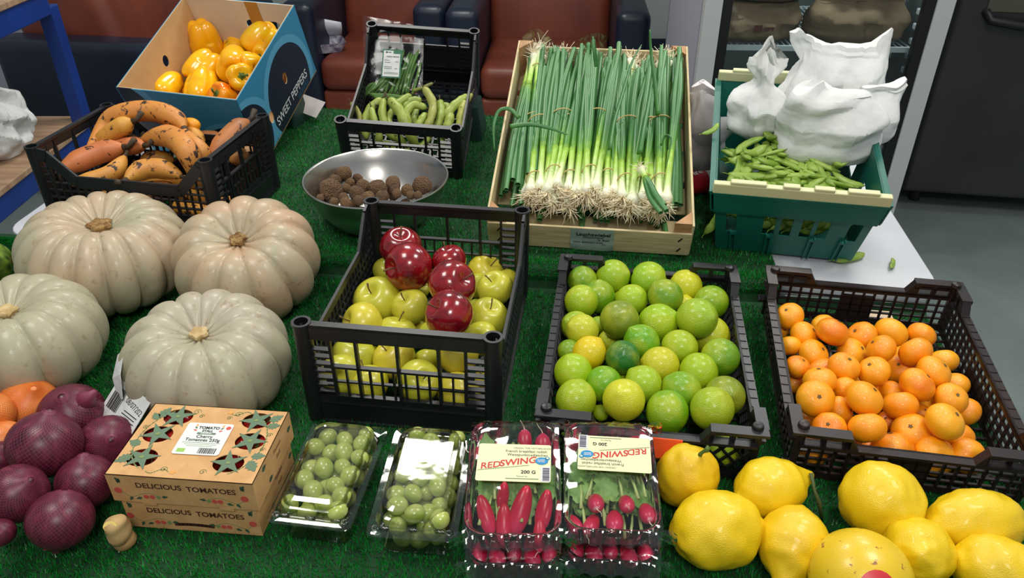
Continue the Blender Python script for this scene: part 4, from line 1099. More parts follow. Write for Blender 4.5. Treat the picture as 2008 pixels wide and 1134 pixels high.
# apples
def apple_mesh(name, mat, tall):
    def fn(th, t):
        r_ = math.sin(t); z = math.cos(t) * tall
        z -= 0.30 * math.exp(-(r_ / 0.30) ** 2) if z > 0 else -0.16 * math.exp(-(r_ / 0.28) ** 2)
        k = (1 + 0.05 * math.cos(t)) * (1 + 0.025 * math.cos(5 * th) * (0.5 - 0.5 * math.cos(t)))
        return (r_ * k * math.cos(th), r_ * k * math.sin(th), z)
    return blob(name, fn, 40, 26, mat)
nt = NT('green_apple_skin'); oi = nt.n('ShaderNodeObjectInfo')
f = noise_tex(nt, 1.3, 3, rand=True); base = mixc(nt, f, oi.outputs['Color'], lin((206, 196, 60)))
f2 = noise_tex(nt, 26, 1, rand=True); m2 = nt.n('ShaderNodeMapRange'); m2.inputs[1].default_value = 0.70; m2.inputs[2].default_value = 0.74; nt.l(f2, m2.inputs[0])
base = mixc(nt, m2.outputs[0], base, lin((120, 116, 40))); nt.l(base, nt.b.inputs['Base Color']); nt.b.inputs['Roughness'].default_value = 0.33; nt.b.inputs['Coat Weight'].default_value = 0.2
m_gapple = nt.m
nt = NT('red_apple_skin')
f = noise_tex(nt, 2.0, 5, 0.7, rand=True, vec=(1, 1, 0.35)); 
nt.l(ramp(nt, f, [(0.3, lin((84, 6, 16))), (0.55, lin((140, 14, 26))), (0.75, lin((170, 36, 36)))]), nt.b.inputs['Base Color'])
nt.b.inputs['Roughness'].default_value = 0.22; nt.b.inputs['Coat Weight'].default_value = 0.6; nt.b.inputs['Coat Roughness'].default_value = 0.08
m_rapple = nt.m
me_gap = apple_mesh('apple', m_gapple, 0.90); me_rap = apple_mesh('apple', m_rapple, 0.94)
me_ast = MB().tube([(0, 0, 0.50), (0.02, 0.01, 0.75), (0.07, 0.03, 1.0), (0.14, 0.05, 1.18)], [0.035, 0.03, 0.03, 0.05], 6).mesh('stem', m_stem, True)
me_stk = MB()
me_stk.add([(0.99 * math.cos(a) * math.cos(b_), 1.03 * math.sin(a) * math.cos(b_), 0.95 * math.sin(b_)) for b_ in np.linspace(0.18, 0.46, 5) for a in np.linspace(-0.16, 0.16, 5)],
           [(j * 5 + i, j * 5 + i + 1, j * 5 + i + 6, j * 5 + i + 5) for j in range(4) for i in range(4)])
me_stk = me_stk.mesh('sticker', M('sticker_print', lin((40, 44, 70)), 0.4, lin((220, 222, 226)), 9, 0.5, 0.54), True)
GA = {'g': (174, 182, 44), 'y': (206, 190, 46), 'b': (190, 166, 50)}
arot = {25: (R(10), R(-8), 1.0), 26: (R(75), R(20), R(-60)), 27: (R(-20), R(-10), 0.6), 28: (R(55), 0, R(60)), 29: (R(50), 0, R(-70))}
def apple(i, x, y, z, r_, k):
    red = k == 'r'
    r2 = r_ * 1.03
    rot = arot.get(i, (rf.uniform(-0.9, 0.9), rf.uniform(-0.9, 0.9), rf.uniform(0, 6.3)))
    o = inst('apple', me_rap if red else me_gap, None, (x, y, z), rot, r2, None if red else lin(tuple(v + rf.uniform(-8, 8) for v in GA[k])))
    if red: tag(o, {25: 'red apple with an upright stem, resting at the back of the green apples', 26: 'large dark red apple leaning on another red apple, with a sticker', 27: 'small dark red apple half hidden behind the other red ones', 28: 'bright red apple lying sideways over the green apples', 29: 'dark red apple with a sticker, lowest of the red ones'}[i], 'apple', 'red apples on top of the crate')
    else: tag(o, {'g': 'green apple ', 'y': 'yellow-green apple ', 'b': 'wrinkled yellow apple with brown scars '}[k] + where(MA, (x, y, z), WA, 0.07, 0.10, 0.05), 'apple', 'green apples in the tall crate')
    inst('stem', me_ast, o)
    if i in (25, 26, 29): inst('sticker', me_stk, o, (0, 0, 0), (0, 0, {25: 0.0, 26: 3.3, 29: 2.2}[i]))
PA_ = []
for i, a in enumerate(FRUIT['apple']):
    p = fit_in(MA, 0.285, a[:3], a[3]); PA_.append((p.x, p.y, p.z, a[3])); apple(i, p.x, p.y, p.z, a[3], a[4])
for i in range(3):
    for j in range(4):
        
        for rr0 in (0.036, 0.031, 0.026):
            p = MA @ Vector((-0.095 + 0.095 * i, -0.150 + 0.100 * j, rr0 + 0.008))
            if clear_of(PA_, p, rr0): PA_.append((p.x, p.y, p.z, rr0)); apple(99, p.x, p.y, p.z, rr0, 'gyg'[(i + j) % 3]); break

# lemons
def lemon_mesh(seed, el=1.22, nip=0.20, lump=0.065):
    def fn(th, t):
        r_ = math.sin(t) ** 0.92; z = math.cos(t) * el
        z += nip * math.exp(-(r_ / 0.30) ** 2) * (1 if z > 0 else -0.3)
        p = (r_ * math.cos(th), r_ * math.sin(th), z); k = 1 + lump * nz(p, 1.7, seed) + lump * 0.5 * nz(p, 4, seed)
        return tuple(q * k for q in p)
    return blob('lemon', fn, 44, 32, m_lemon)
me_lem = [lemon_mesh(1, 1.2, 0.10, 0.08), lemon_mesh(2, 1.16, 0.50), lemon_mesh(3, 1.12, 0.12, 0.07), lemon_mesh(4, 1.3, 0.16, 0.08)]
def lemon(label, u, v, dz, wpx, mi, rot, el=1.0, col=(238, 202, 16), grow=1.0):
    p = at(u, v, T + dz); r_ = wpx * mpp(p) / 2 * grow
    o = inst('lemon', me_lem[mi], None, (p.x, p.y, max(p.z, T + r_ * 0.97 + 0.004)), [R(a) for a in rot], (r_, r_, r_ * el), lin(col))
    tag(o, label, 'lemon', 'large lemons on the front mat')
    return o
L1 = lemon('large lemon standing upright with a green stem, beside the radish packs', 1347, 934, 0.058, 120, 2, (12, 10, 0), 1.02, (232, 186, 18))
me_lst = MB().tube([(0, 0, 1.1), (0.03, 0.03, 1.3), (0.10, 0.02, 1.5), (0.16, 0.05, 1.62)], [0.09, 0.06, 0.055, 0.085], 7).tube([(0.05, 0.03, 1.35), (0.2, -0.02, 1.5)], [0.04, 0.03], 6)
me_lst.build('stem', m_gstem, L1, smooth=True)
lemon('large lemon with a long nipple pointing at the mandarin crate', 1510, 958, 0.055, 122, 1, (86, 0, 108), 0.98)
L3 = lemon('biggest smooth lemon lying beside the radish packs', 1405, 1040, 0.058, 152, 0, (90, 0, 98), 0.98)
lemon('large lemon with its nipple pointing to the front edge', 1556, 1066, 0.05, 136, 1, (108, 0, -28), 0.92, (234, 190, 16))
lemon('round large lemon in front of the mandarin crate', 1727, 982, 0.058, 150, 2, (70, 10, 30), 0.95, (234, 200, 20))
lemon('long oval lemon with its nipple pointing at the round lemon', 1915, 1025, 0.055, 128, 3, (90, 0, -86), 1.12, (232, 196, 18))
lemon('lemon with a pale stalk scar, between the scarred fruit and the long oval lemon', 1800, 1082, 0.05, 132, 0, (40, -30, 0), 1.0, (236, 200, 20))
lemon('lemon lying in front of the long oval lemon', 1960, 1122, 0.05, 140, 3, (90, 0, 70), 0.95, (232, 196, 18))
p = at(1690, 1128, T + 0.068); r_ = 98 * mpp(p)
def round_fn(th, t): return (math.sin(t) * math.cos(th), math.sin(t) * math.sin(th), 0.96 * math.cos(t))
yo = inst('yellow_melon', blob('yellow_melon', round_fn, 44, 30, m_scar), None, (p.x, p.y, T + r_ * 0.97 + 0.004), (0, 0, 0), r_, lin((226, 190, 36)))
tag(yo, 'round yellow fruit with brown scars and a red sticker', 'melon')
stk = MB(); stk.add([(0.36 * q * math.cos(a), 0.28 * q * math.sin(a), 0.0) for q in (0.001, 0.5, 1.0) for a in np.linspace(0, 2 * math.pi, 20, endpoint=False)],
        [(j * 20 + i, j * 20 + (i + 1) % 20, (j + 1) * 20 + (i + 1) % 20, (j + 1) * 20 + i) for j in range(2) for i in range(20)])
for k, v in enumerate(stk.v):
    d = Vector((v[0] - 0.10, -0.72 + v[1], 0.0)); d.z = math.sqrt(max(0.02, 1 - d.x ** 2 - d.y ** 2)) ; stk.v[k] = tuple(d.normalized() * 1.006)
stk.v = [(x, y, z * 0.962) for x, y, z in stk.v]
stk.build('sticker', M('red_sticker', lin((206, 52, 58)), 0.4), yo, smooth=True)
# twig behind the lemons
tw = MB().tube([at(1590, 928, T + 0.075), at(1597, 962, T + 0.06), at(1606, 985, T + 0.05), at(1612, 1022, T + 0.012)], [0.0028, 0.0022, 0.003, 0.002], 7).build('twig', M('dark_green_twig', lin((66, 78, 34)), 0.6), smooth=True)
tag(tw, 'thin dark green lemon twig standing between the lemons', 'twig')
op = MB().box((0, 0, 0), (0.045, 0.003, 0.03)).build('orange_card', M('orange_card', lin((232, 84, 30)), 0.6)); op.location = at(1303, 874, T + 0.075) + Vector((0, -0.006, 0)); op.rotation_euler = (R(-15), 0, R(-8)); tag(op, 'small bright orange card between the radishes and the upright lemon', 'card')
cd = MB().box((0, 0, 0), (0.05, 0.03, 0.0008)).build('paper_scrap', M('beige_card', lin((222, 196, 168)), 0.7)); cd.location = at(1722, 618, T + 0.012); cd.rotation_euler = (0, 0, R(-8)); tag(cd, 'small beige paper scrap behind the mandarin crate', 'paper')

# potatoes
m_pot = M('potato_skin', lin((132, 102, 74)), 0.8, lin((146, 110, 74)), 2.0, objcol=True, bmp=0.8, bscale=7, bdist=0.08, specks=lin((92, 68, 48)), sscale=6, sthr=0.64)
def pot_mesh(seed):
    def fn(th, t):
        p = (math.sin(t) * math.cos(th) * 1.06, math.sin(t) * math.sin(th) * 0.96, math.cos(t) * 0.92); k = 1 + 0.12 * nz(p, 1.4, seed) + 0.05 * nz(p, 3.5, seed)
        return tuple(q * k for q in p)
    return blob('potato', fn, 24, 16, m_pot)
me_pot = [pot_mesh(s) for s in range(4)]
def potato(x, y, z, r_):
    o = inst('potato', rf.choice(me_pot), None, (x, y, z), rrot(), r_, lin(rf.choice([(128, 98, 72), (150, 114, 78), (112, 86, 66), (170, 128, 84)])))
    big = r_ > 0.018
    tag(o, 'large brown potato in the steel bowl' if big else 'small brown potato in the steel bowl', 'potato', 'potatoes in the steel bowl')
for (x, y, z, r_) in FRUIT['potato']: potato(x, y, z, r_)
for k in range(14):
    a = k * 2.4; q = 0.022 + 0.0045 * k
    potato(BC[0] + q * math.cos(a), BC[1] + q * math.sin(a), bz + 0.022 + 0.016 * (k / 14), 0.014)

# pumpkins
nt = NT('pale_pumpkin_skin')
f = noise_tex(nt, 1.3, 5, 0.6, rand=True); oi = nt.n('ShaderNodeObjectInfo')
mr0 = nt.n('ShaderNodeMapRange'); mr0.inputs[1].default_value = 0.36; mr0.inputs[2].default_value = 0.66; nt.l(f, mr0.inputs[0])
base = mixc(nt, mr0.outputs[0], oi.outputs['Color'], lin((168, 164, 136)))
f2 = noise_tex(nt, 9, 4, 0.7, rand=True); m2 = nt.n('ShaderNodeMapRange'); m2.inputs[1].default_value = 0.57; m2.inputs[2].default_value = 0.74; nt.l(f2, m2.inputs[0])
base = mixc(nt, m2.outputs[0], base, lin((150, 130, 100)))
nt.l(base, nt.b.inputs['Base Color']); nt.b.inputs['Roughness'].default_value = 0.44; nt.b.inputs['Coat Weight'].default_value = 0.12
bump(nt, noise_tex(nt, 3.0, 3, rand=True), 0.10, 0.02)
m_pump = nt.m
m_pst = M('cork_stem', lin((176, 140, 84)), 0.85, lin((120, 82, 44)), 14, bmp=0.8, bscale=20, bdist=0.02)
def pumpkin_mesh(n, seed, flat):
    rs_ = random.Random(seed); ph = [rs_.uniform(-0.10, 0.10) for _ in range(n)]; dp = [rs_.uniform(0.75, 1.25) for _ in range(n)]; wd = [rs_.uniform(0.92, 1.08) for _ in range(n)]
    def fn(th, t):
        q = th / (2 * math.pi) * n; i0 = int(q) % n; fq = q - int(q); i1 = (i0 + 1) % n
        s_ = abs(math.sin(math.pi * fq)); d_ = dp[i0] * (1 - fq) + dp[i1] * fq
        lobe = s_ ** 0.55
        st = math.sin(t)
        r_ = (st ** 0.72)
        k = 1 - 0.105 * d_ * (1 - lobe) * min(1, st * 1.5)
        k *= 1 + 0.04 * nz((math.cos(th), math.sin(th), 0), 0.8, seed)
        z = math.cos(t) * flat
        if z > 0: z = z * (1 + 0.03 * lobe) - 0.30 * math.exp(-(r_ / 0.36) ** 2) * (1 - 0.0 * lobe) + 0.02 * lobe
        else: z = z + 0.16 * math.exp(-(r_ / 0.4) ** 2)
        return (r_ * k * math.cos(th), r_ * k * math.sin(th), z * (1 + 0.05 * nz((math.cos(th), math.sin(th), 1), 0.7, seed + 3)))
    return blob('pumpkin', fn, n * 10, 34, m_pump)
def pumpkin(label, u, v, dz, wpx, n, seed, flat, rot, col, stem=1.0, pale=False):
    p = at(u, v, T + dz); r_ = wpx * mpp(p) / 2
    o = inst('pumpkin', pumpkin_mesh(n, seed, flat), None, (p.x, p.y, p.z), [R(a) for a in rot], r_, lin(col))
    tag(o, label, 'pumpkin', 'pale ribbed pumpkins')
    m = MB(); rr = random.Random(seed)
    zb = flat - 0.36
    m.lathe([(0.19 * stem, zb - 0.02), (0.135 * stem, zb + 0.04), (0.115 * stem, zb + 0.13), (0.14 * stem, zb + 0.17), (0.12 * stem, zb + 0.195), (0.0005, zb + 0.185)], 20, lambda th, i: (1 + 0.16 * math.cos(5 * th + seed) + rr.uniform(-0.05, 0.05), 0))
    m.build('stem', m_pst if not pale else M('pale_cut_stem', lin((206, 184, 134)), 0.8, lin((170, 140, 90)), 10), o, smooth=True, angle=50)
    return o
pumpkin('large flat pale beige pumpkin with many ribs, beside the plantain crate', 209, 497, 0.098, 316, 17, 3, 0.60, (3, 4, 20), (186, 162, 134))
pumpkin('peach-tinted pale pumpkin tipped over, between the steel bowl and the plantain crate', 484, 512, 0.098, 283, 12, 9, 0.66, (14, -16, 50), (190, 158, 126), 0.8)
pumpkin('pale grey-green pumpkin behind the orange net of onions', 36, 668, 0.086, 322, 13, 5, 0.64, (2, 0, 10), (172, 164, 138), 0.9, True)
pumpkin('grey-white pumpkin with a pale cut stem, behind the tomato boxes', 405, 706, 0.084, 318, 13, 14, 0.64, (4, -6, 75), (176, 166, 146), 0.8, True)
# green squash cut by the frame, and knife
sq = at(-38, 520, T + 0.055)
def sq_fn(th, t): return (math.sin(t) * math.cos(th) * (1 + 0.05 * math.cos(8 * th)), math.sin(t) * math.sin(th) * (1 + 0.05 * math.cos(8 * th)), 0.9 * math.cos(t))
so_ = inst('green_squash', blob('green_squash', sq_fn, 48, 24, M('squash_skin', lin((34, 62, 20)), 0.4, lin((120, 150, 50)), 3)), None, sq, (0, 0, 0), 0.055)
inst('stem', MB().tube([(0, 0, 0.85), (0.05, 0, 1.1), (0.15, 0, 1.25)], [0.13, 0.09, 0.12], 8).mesh('stem', m_stem, True), so_); tag(so_, 'dark green squash with light flecks at the edge of the mat', 'squash')
kn = thing('knife', 'grey knife blade with a red tip of handle lying behind the beige pumpkin', 'knife', at(30, 502, T + 0.012), (0, 0, R(-8)))
MB().prism([(-0.045, -0.006), (0.012, -0.008), (0.016, 0.006), (-0.03, 0.005)], -0.001, 0.001).build('blade', M('blade_steel', lin((120, 128, 128)), 0.3, metal=0.8), kn)
MB().tube([(0.014, 0, 0), (0.10, -0.002, 0.002)], [0.006, 0.008], 8).build('handle', M('red_plastic', lin((200, 40, 50)), 0.4), kn, smooth=True)

# ------------------------------------------------------------ onions in nets
def onion_fn(th, t):
    r_ = math.sin(t); z = math.cos(t) * 0.92
    z += 0.20 * math.exp(-(r_ / 0.22) ** 2) * (1 if z > 0 else -0.3)
    return (r_ * math.cos(th), r_ * math.sin(th), z)
nt = NT('red_onion_skin')
f = noise_tex(nt, 1.6, 4, rand=True, vec=(3, 3, 0.6))
nt.l(ramp(nt, f, [(0.3, lin((56, 14, 30))), (0.55, lin((92, 26, 46))), (0.75, lin((128, 50, 70)))]), nt.b.inputs['Base Color']); nt.b.inputs['Roughness'].default_value = 0.36; m_ronion = nt.m
m_yonion = M('brown_onion_skin', lin((214, 120, 50)), 0.4, lin((228, 146, 76)), 2.5)
def net_mat(name, col):
    nt = NT(name); nt.b.inputs['Base Color'].default_value = (*col, 1); nt.b.inputs['Roughness'].default_value = 0.45; return nt.m
m_pnet = net_mat('purple_net', lin((128, 54, 78))); m_onet = net_mat('orange_net', lin((226, 112, 36)))
me_on = blob('onion', onion_fn, 36, 24, m_ronion); me_oy = blob('onion', onion_fn, 36, 24, m_yonion)
def net_mesh(name, mat, n=46, w=0.010):
    """crossing helical strands over a unit onion"""
    m = MB()
    for d in (1, -1):
        for k in range(n):
            a0 = 2 * math.pi * k / n; pts = []
            for i in range(23):
                t_ = 0.10 + (math.pi - 0.2) * i / 22; th = a0 + d * 0.9 * t_
                x, y, z = onion_fn(th, t_); q = 1.012; pts.append(Vector((x * q, y * q, z * q)))
            vv = []
            for i, p in enumerate(pts):
                dr = (pts[min(i + 1, 22)] - pts[max(i - 1, 0)]).normalized(); sd = dr.cross(p.normalized()).normalized() * w / 2
                vv += [p - sd, p + sd]
            m.add(vv, [(2 * i, 2 * i + 1, 2 * i + 3, 2 * i + 2) for i in range(22)])
    return m.mesh(name, mat)
me_pn = net_mesh('net', m_pnet); me_ono = net_mesh('net', m_onet)
ONL = {0: 'biggest red onion on top of the net', 1: 'red onion under the white tag', 2: 'red onion touching the biggest one, over the small dark one', 3: 'red onion at the closed end of the net with the metal clip', 4: 'red onion pressed against the tomato boxes below the tag', 5: 'red onion between the clip end and the tomato boxes', 6: 'small dark red onion at the edge of the net', 10: 'red onion half hidden beside the orange net'}
orot = {0: (R(-20), R(15), 0), 3: (R(150), R(10), 0)}
bag1 = thing('onion_net', 'purple net holding red onions in front of the pale pumpkins', 'net bag', at(100, 960, T + 0.004))
bag2 = thing('onion_net', 'orange net holding brown onions beside the red onions', 'net bag', at(40, 830, T + 0.004))
bpy.context.view_layer.update()
for i, (x, y, z, r_, k) in enumerate(FRUIT['onion']):
    rot = orot.get(i, (rf.uniform(-0.8, 0.8), rf.uniform(-0.8, 0.8), rf.uniform(0, 6.3)))
    o = inst('onion', me_on if k == 'p' else me_oy, None, (x, y, z), rot, r_)
    tag(o, ONL[i] if k == 'p' else 'brown onion inside the orange net', 'onion', 'red onions in the net' if k == 'p' else 'brown onions in the net')
    bg = bag1 if k == 'p' else bag2
    nn = inst('net', me_pn if k == 'p' else me_ono, bg, Vector((x, y, z)) - bg.location, rot, r_)
# net ends and clip
m_clip = M('metal_clip', lin((200, 204, 206)), 0.3, metal=0.9)
e = Vector(at(97, 1072, T + 0.02)) - bag1.location
o3 = Vector(FRUIT['onion'][3][:3]) - bag1.location
MB().tube([o3 + (e - o3) * 0.55, o3 + (e - o3) * 0.8, e, e + Vector((0, -0.004, -0.003))], [0.024, 0.010, 0.005, 0.007], 12).build('net_end', m_pnet, bag1, smooth=True)
MB().tube([e + Vector((0, 0.005, 0.003)), e + Vector((0, -0.001, 0.001))], 0.0062, 10).build('clip', m_clip, bag1, smooth=True, angle=40)
o1 = Vector(FRUIT['onion'][1][:3]) - bag1.location
e2 = Vector(at(186, 768, T + 0.10)) - bag1.location
MB().tube([o1 + (e2 - o1) * 0.55, o1 + (e2 - o1) * 0.8, e2], [0.022, 0.008, 0.004], 10).build('net_end', m_pnet, bag1, smooth=True)
# tags
tg = thing('price_tag', 'white paper tag with a barcode and date fixed to the purple onion net', 'tag', at(243, 800, T + 0.075), (R(40), R(-4), R(-40)))
MB().box((0, 0, 0), (0.085, 0.052, 0.0006)).build('card', m_paper, tg); tg.scale = (1.15, 1.15, 1.15)
bc_ = MB(); rr = random.Random(5); xk = -0.034
while xk < -0.008:
    wk = rr.choice((0.0008, 0.0013, 0.002)); bc_.box((xk, 0.003, 0.0006), (wk, 0.030, 0.0003)); xk += wk + 0.0012
bc_.build('barcode', m_ink, tg)
text_part(tg, '08/07/202', 0.0105, (0.018, 0.008, 0.0006), m_ink, rot=(0, 0, R(-6)))
for k in range(5): MB().box((0.020 - 0.002 * (k % 2), -0.002 - 0.0042 * k, 0.0006), (0.032, 0.0011, 0.0003)).build('printed_line', m_grn if False else m_ink, tg)
t2 = MB(); t2.add([(-0.012, -0.03, 0), (0.012, -0.03, 0.002), (-0.013, 0, 0.006), (0.013, 0.002, 0.004), (-0.008, 0.03, 0.0), (0.012, 0.034, -0.002)], [(0, 1, 3, 2), (2, 3, 5, 4)])
t2o = t2.build('folded_flap', m_paper, tg, loc=(-0.030, 0.030, 0.008), rot=(R(20), R(-20), R(22)))
t2o.modifiers.new('thick', 'SOLIDIFY').thickness = 0.0006

# ginger
m_gin = M('ginger_skin', lin((206, 172, 118)), 0.7, lin((176, 138, 88)), 30, bmp=0.4, bscale=60)
gp = at(246, 1068, T); gw = thing('ginger_root', 'knobbly piece of ginger leaning on the tomato boxes', 'ginger', (gp.x, gp.y, T + 0.004), (R(12), R(6), 0))
def ginger_ring():
    m = MB(); prof = [(0.0005, 0.0), (0.014, 0.001), (0.0165, 0.008), (0.0155, 0.018), (0.0135, 0.022), (0.0165, 0.027), (0.0160, 0.036), (0.0125, 0.042), (0.0135, 0.047), (0.012, 0.055), (0.0005, 0.057)]
    return m.lathe(prof, 20, lambda th, i: (1 + 0.14 * math.cos(2 * th + i * 0.5) + 0.07 * math.sin(3 * th), 0.002 * math.sin(th + i)))
ginger_ring().build('root', m_gin, gw, smooth=True)
MB().prism(ell(0, 0, 0.0085, 0.0065, 14), 0, 0.0012).build('cut_face', M('ginger_flesh', lin((222, 198, 110)), 0.5), gw, loc=(-0.002, -0.007, 0.0555), rot=(R(25), 0, 0))

# ------------------------------------------------------------ peppers
m_pep = M('pepper_skin', (0.9, 0.6, 0.02), 0.2, lin((250, 176, 14)), 1.5, objcol=True, coat=0.4)
def pep_mesh(lobes, seed, tall):
    def fn(th, t):
        c_ = math.cos(t); st = math.sin(t)
        lob = 1 + 0.10 * (abs(math.cos(lobes * th / 2 + 0.3)) ** 0.8 - 0.6) * (0.5 + st)
        r_ = st ** 0.55 * (0.86 + 0.16 * c_) * lob
        z = tall * (abs(c_) ** 0.75) * (1 if c_ > 0 else -1)
        q = st ** 0.55
        if c_ > 0: z -= 0.34 * math.exp(-(q / 0.42) ** 2) + 0.10 * (1 - abs(math.cos(lobes * th / 2 + 0.3))) * q
        else: z += 0.26 * math.exp(-(q / 0.40) ** 2) + 0.20 * (1 - abs(math.cos(lobes * th / 2 + 0.3))) * (1 - c_ * 0) * q
        p = (r_ * math.cos(th), r_ * math.sin(th), z); k = 1 + 0.05 * nz(p, 0.9, seed)
        return tuple(v * k for v in p)
    return blob('bell_pepper', fn, 48, 32, m_pep)
me_pep = [pep_mesh(4, 1, 1.15), pep_mesh(3, 2, 1.05), pep_mesh(4, 3, 1.0)]
me_pst = MB().lathe([(0.26, 0.72), (0.22, 0.78), (0.09, 0.80)], 10, lambda th, i: (1 + 0.25 * math.cos(5 * th), 0)).tube([(0, 0, 0.76), (0.02, 0, 0.95), (0.10, 0.03, 1.15), (0.26, 0.06, 1.32)], [0.10, 0.075, 0.07, 0.095], 8).mesh('stem', m_gstem, True)
def pepper(label, u, v, h, w, mi, rot, col=(250, 196, 18)):
    n_ = MP.to_3x3() @ Vector((0, 0, 1)); o0 = MP @ Vector((0, 0, h)); p = pix(u, v, o0, n_); r_ = w * mpp(p) / 2 * (1.22 if w < 66 else 1.04)
    rl = (MP.to_3x3().to_4x4() @ Euler([R(a) for a in rot]).to_matrix().to_4x4()).to_euler()
    o = inst('bell_pepper', me_pep[mi], None, p, rl, r_, lin(col)); inst('stem', me_pst, o)
    tag(o, label, 'pepper', 'peppers in the carton'); return o
pepper('tall yellow pepper standing upside down in the back corner of the carton', 399, 78, 0.10, 70, 0, (172, 4, 0), (244, 176, 14))
pepper('yellow pepper leaning on the printed side wall near the handle hole', 513, 76, 0.11, 60, 1, (120, 20, -30), (248, 200, 24))
pepper('dull yellow pepper mostly hidden under the other peppers', 462, 92, 0.06, 44, 2, (100, 0, 40), (216, 180, 30))
pepper('large yellow pepper lying in the middle of the carton', 460, 124, 0.105, 62, 1, (80, 30, 20), (248, 186, 16))
pepper('yellow pepper tilted over the middle pile with two lobes up', 402, 136, 0.09, 64, 2, (110, -30, -30), (250, 198, 16))
pepper('yellow pepper with a broad lobe facing the front panel', 396, 172, 0.085, 68, 0, (110, 0, 10), (252, 204, 20))
pepper('yellow pepper in the front corner beside the bare cardboard wall', 325, 172, 0.085, 60, 1, (80, -50, 0), (252, 206, 24))
pepper('yellow pepper with a curved green stem near the printed side wall', 470, 152, 0.12, 48, 2, (40, 35, 20), (252, 198, 22))
pepper('small yellow pepper with a green stem pointing to the back', 492, 124, 0.115, 40, 2, (30, -60, 0), (250, 196, 24))
pepper('small yellow pepper wedged against the printed side wall', 516, 106, 0.10, 36, 1, (60, 10, 0), (246, 190, 24))
pepper('orange pepper with a green stem, in the front corner of the carton', 440, 190, 0.10, 46, 2, (30, -20, 0), (244, 120, 20))
for i, (x, y) in enumerate(((-0.10, -0.10), (-0.02, -0.11), (0.075, -0.10), (-0.10, 0.0), (0.07, 0.10), (-0.06, 0.11))):
    p = MP @ Vector((x, y, 0.048)); o = inst('bell_pepper', me_pep[i % 3], None, p, rrot(), 0.036, lin((238, 180, 16))); inst('stem', me_pst, o); tag(o, 'yellow pepper in the bottom layer of the carton', 'pepper', 'peppers in the carton')

# ------------------------------------------------------------ pods and plantains along curves
def smooth_path(pts, n):
    pts = [Vector(p) for p in pts]
    if len(pts) == 2: pts = [pts[0], (pts[0] + pts[1]) / 2, pts[1]]
    out = []; m = len(pts) - 1
    for i in range(n + 1):
        s = m * i / n; k = min(int(s), m - 1); u = s - k
        p0 = pts[max(k - 1, 0)]; p1 = pts[k]; p2 = pts[k + 1]; p3 = pts[min(k + 2, m)]
        out.append(0.5 * ((2 * p1) + (p2 - p0) * u + (2 * p0 - 5 * p1 + 4 * p2 - p3) * u * u + (3 * p1 - p0 - 3 * p2 + p3) * u ** 3))
    return out
nt = NT('plantain_skin'); oi = nt.n('ShaderNodeObjectInfo')
f = noise_tex(nt, 22, 4, rand=True); base = mixc(nt, f, oi.outputs['Color'], lin((206, 126, 62)))
f2 = noise_tex(nt, 42, 5, 0.62, rand=True, dist=0.5); m2 = nt.n('ShaderNodeMapRange'); m2.inputs[1].default_value = 0.575; m2.inputs[2].default_value = 0.62; nt.l(f2, m2.inputs[0])
base = mixc(nt, m2.outputs[0], base, lin((58, 36, 26)))
f3 = noise_tex(nt, 240, 2, rand=True); m3 = nt.n('ShaderNodeMapRange'); m3.inputs[1].default_value = 0.70; m3.inputs[2].default_value = 0.74; nt.l(f3, m3.inputs[0])
base = mixc(nt, m3.outputs[0], base, lin((96, 58, 34)))
nt.l(base, nt.b.inputs['Base Color']); nt.b.inputs['Roughness'].default_value = 0.5; m_plant = nt.m
m_ptip = M('dark_plantain_tip', lin((52, 42, 32)), 0.7, lin((84, 66, 40)), 40)
def plantain(label, pts, thick, col, stem_end=1, hts=None, stem=True):
    P = []
    for k, (u, v) in enumerate(pts):
        h = hts[k] if hasattr(hts, '__len__') else hts
        P.append(at(u * 0.2888, 190 + v * 0.2888, T + C + h))
    if stem_end == 0: P = P[::-1]
    pp = smooth_path(P, 20); r_ = thick * 1.1 * 0.2888 * mpp(P[len(P) // 2]) / 2
    o_ = pp[10].copy()
    m = MB(); n = 10; rings = []
    rad = [r_ * min(1.0, 0.30 + 2.6 * (i / 20)) if i < 6 else (r_ if i < 15 else r_ * max(0.22, 1 - ((i - 14) / 6.3) ** 1.6)) for i in range(21)]
    nx = None
    for i in range(21):
        d = (pp[min(i + 1, 20)] - pp[max(i - 1, 0)]).normalized()
        nx = d.orthogonal() if nx is None else nx - d * nx.dot(d); nx.normalize(); ny = d.cross(nx)
        ring = []
        for j in range(n):
            a = 2 * math.pi * j / n; k = 1.06 if j % 2 == 0 else 0.95
            ring.append(pp[i] - o_ + (nx * math.cos(a) + ny * math.sin(a)) * rad[i] * k)
        rings.append(ring)
    m.loft(rings, True, True)
    o = m.build('plantain', m_plant, smooth=True, angle=70, loc=o_); o.color = (*lin(col), 1)
    tag(o, label, 'plantain', 'plantains in the crate')
    if stem:
        d = (pp[20] - pp[18]).normalized()
        MB().tube([pp[19] - o_, pp[20] - o_ + d * r_ * 0.4, pp[20] - o_ + d * r_ * 1.1 + Vector((0, 0, r_ * 0.5))], [r_ * 0.34, r_ * 0.24, r_ * 0.30], 7).build('stem', m_ptip, o, smooth=True)
    d = (pp[0] - pp[1]).normalized()
    MB().tube([pp[0] - o_ - d * r_ * 0.1, pp[0] - o_ + d * r_ * 0.35], [r_ * 0.26, r_ * 0.14], 7).build('tip', m_ptip, o, smooth=True)
    return o
OR, YE, RD, BK = (214, 150, 62), (216, 166, 58), (196, 110, 70), (140, 92, 58)
plantain('long plantain arched over the top of the pile with a black blotch', [(600, 370), (720, 190), (860, 110), (1050, 95), (1200, 150), (1255, 225)], 128, OR, 1, [0.13, 0.16, 0.185, 0.19, 0.18, 0.165])
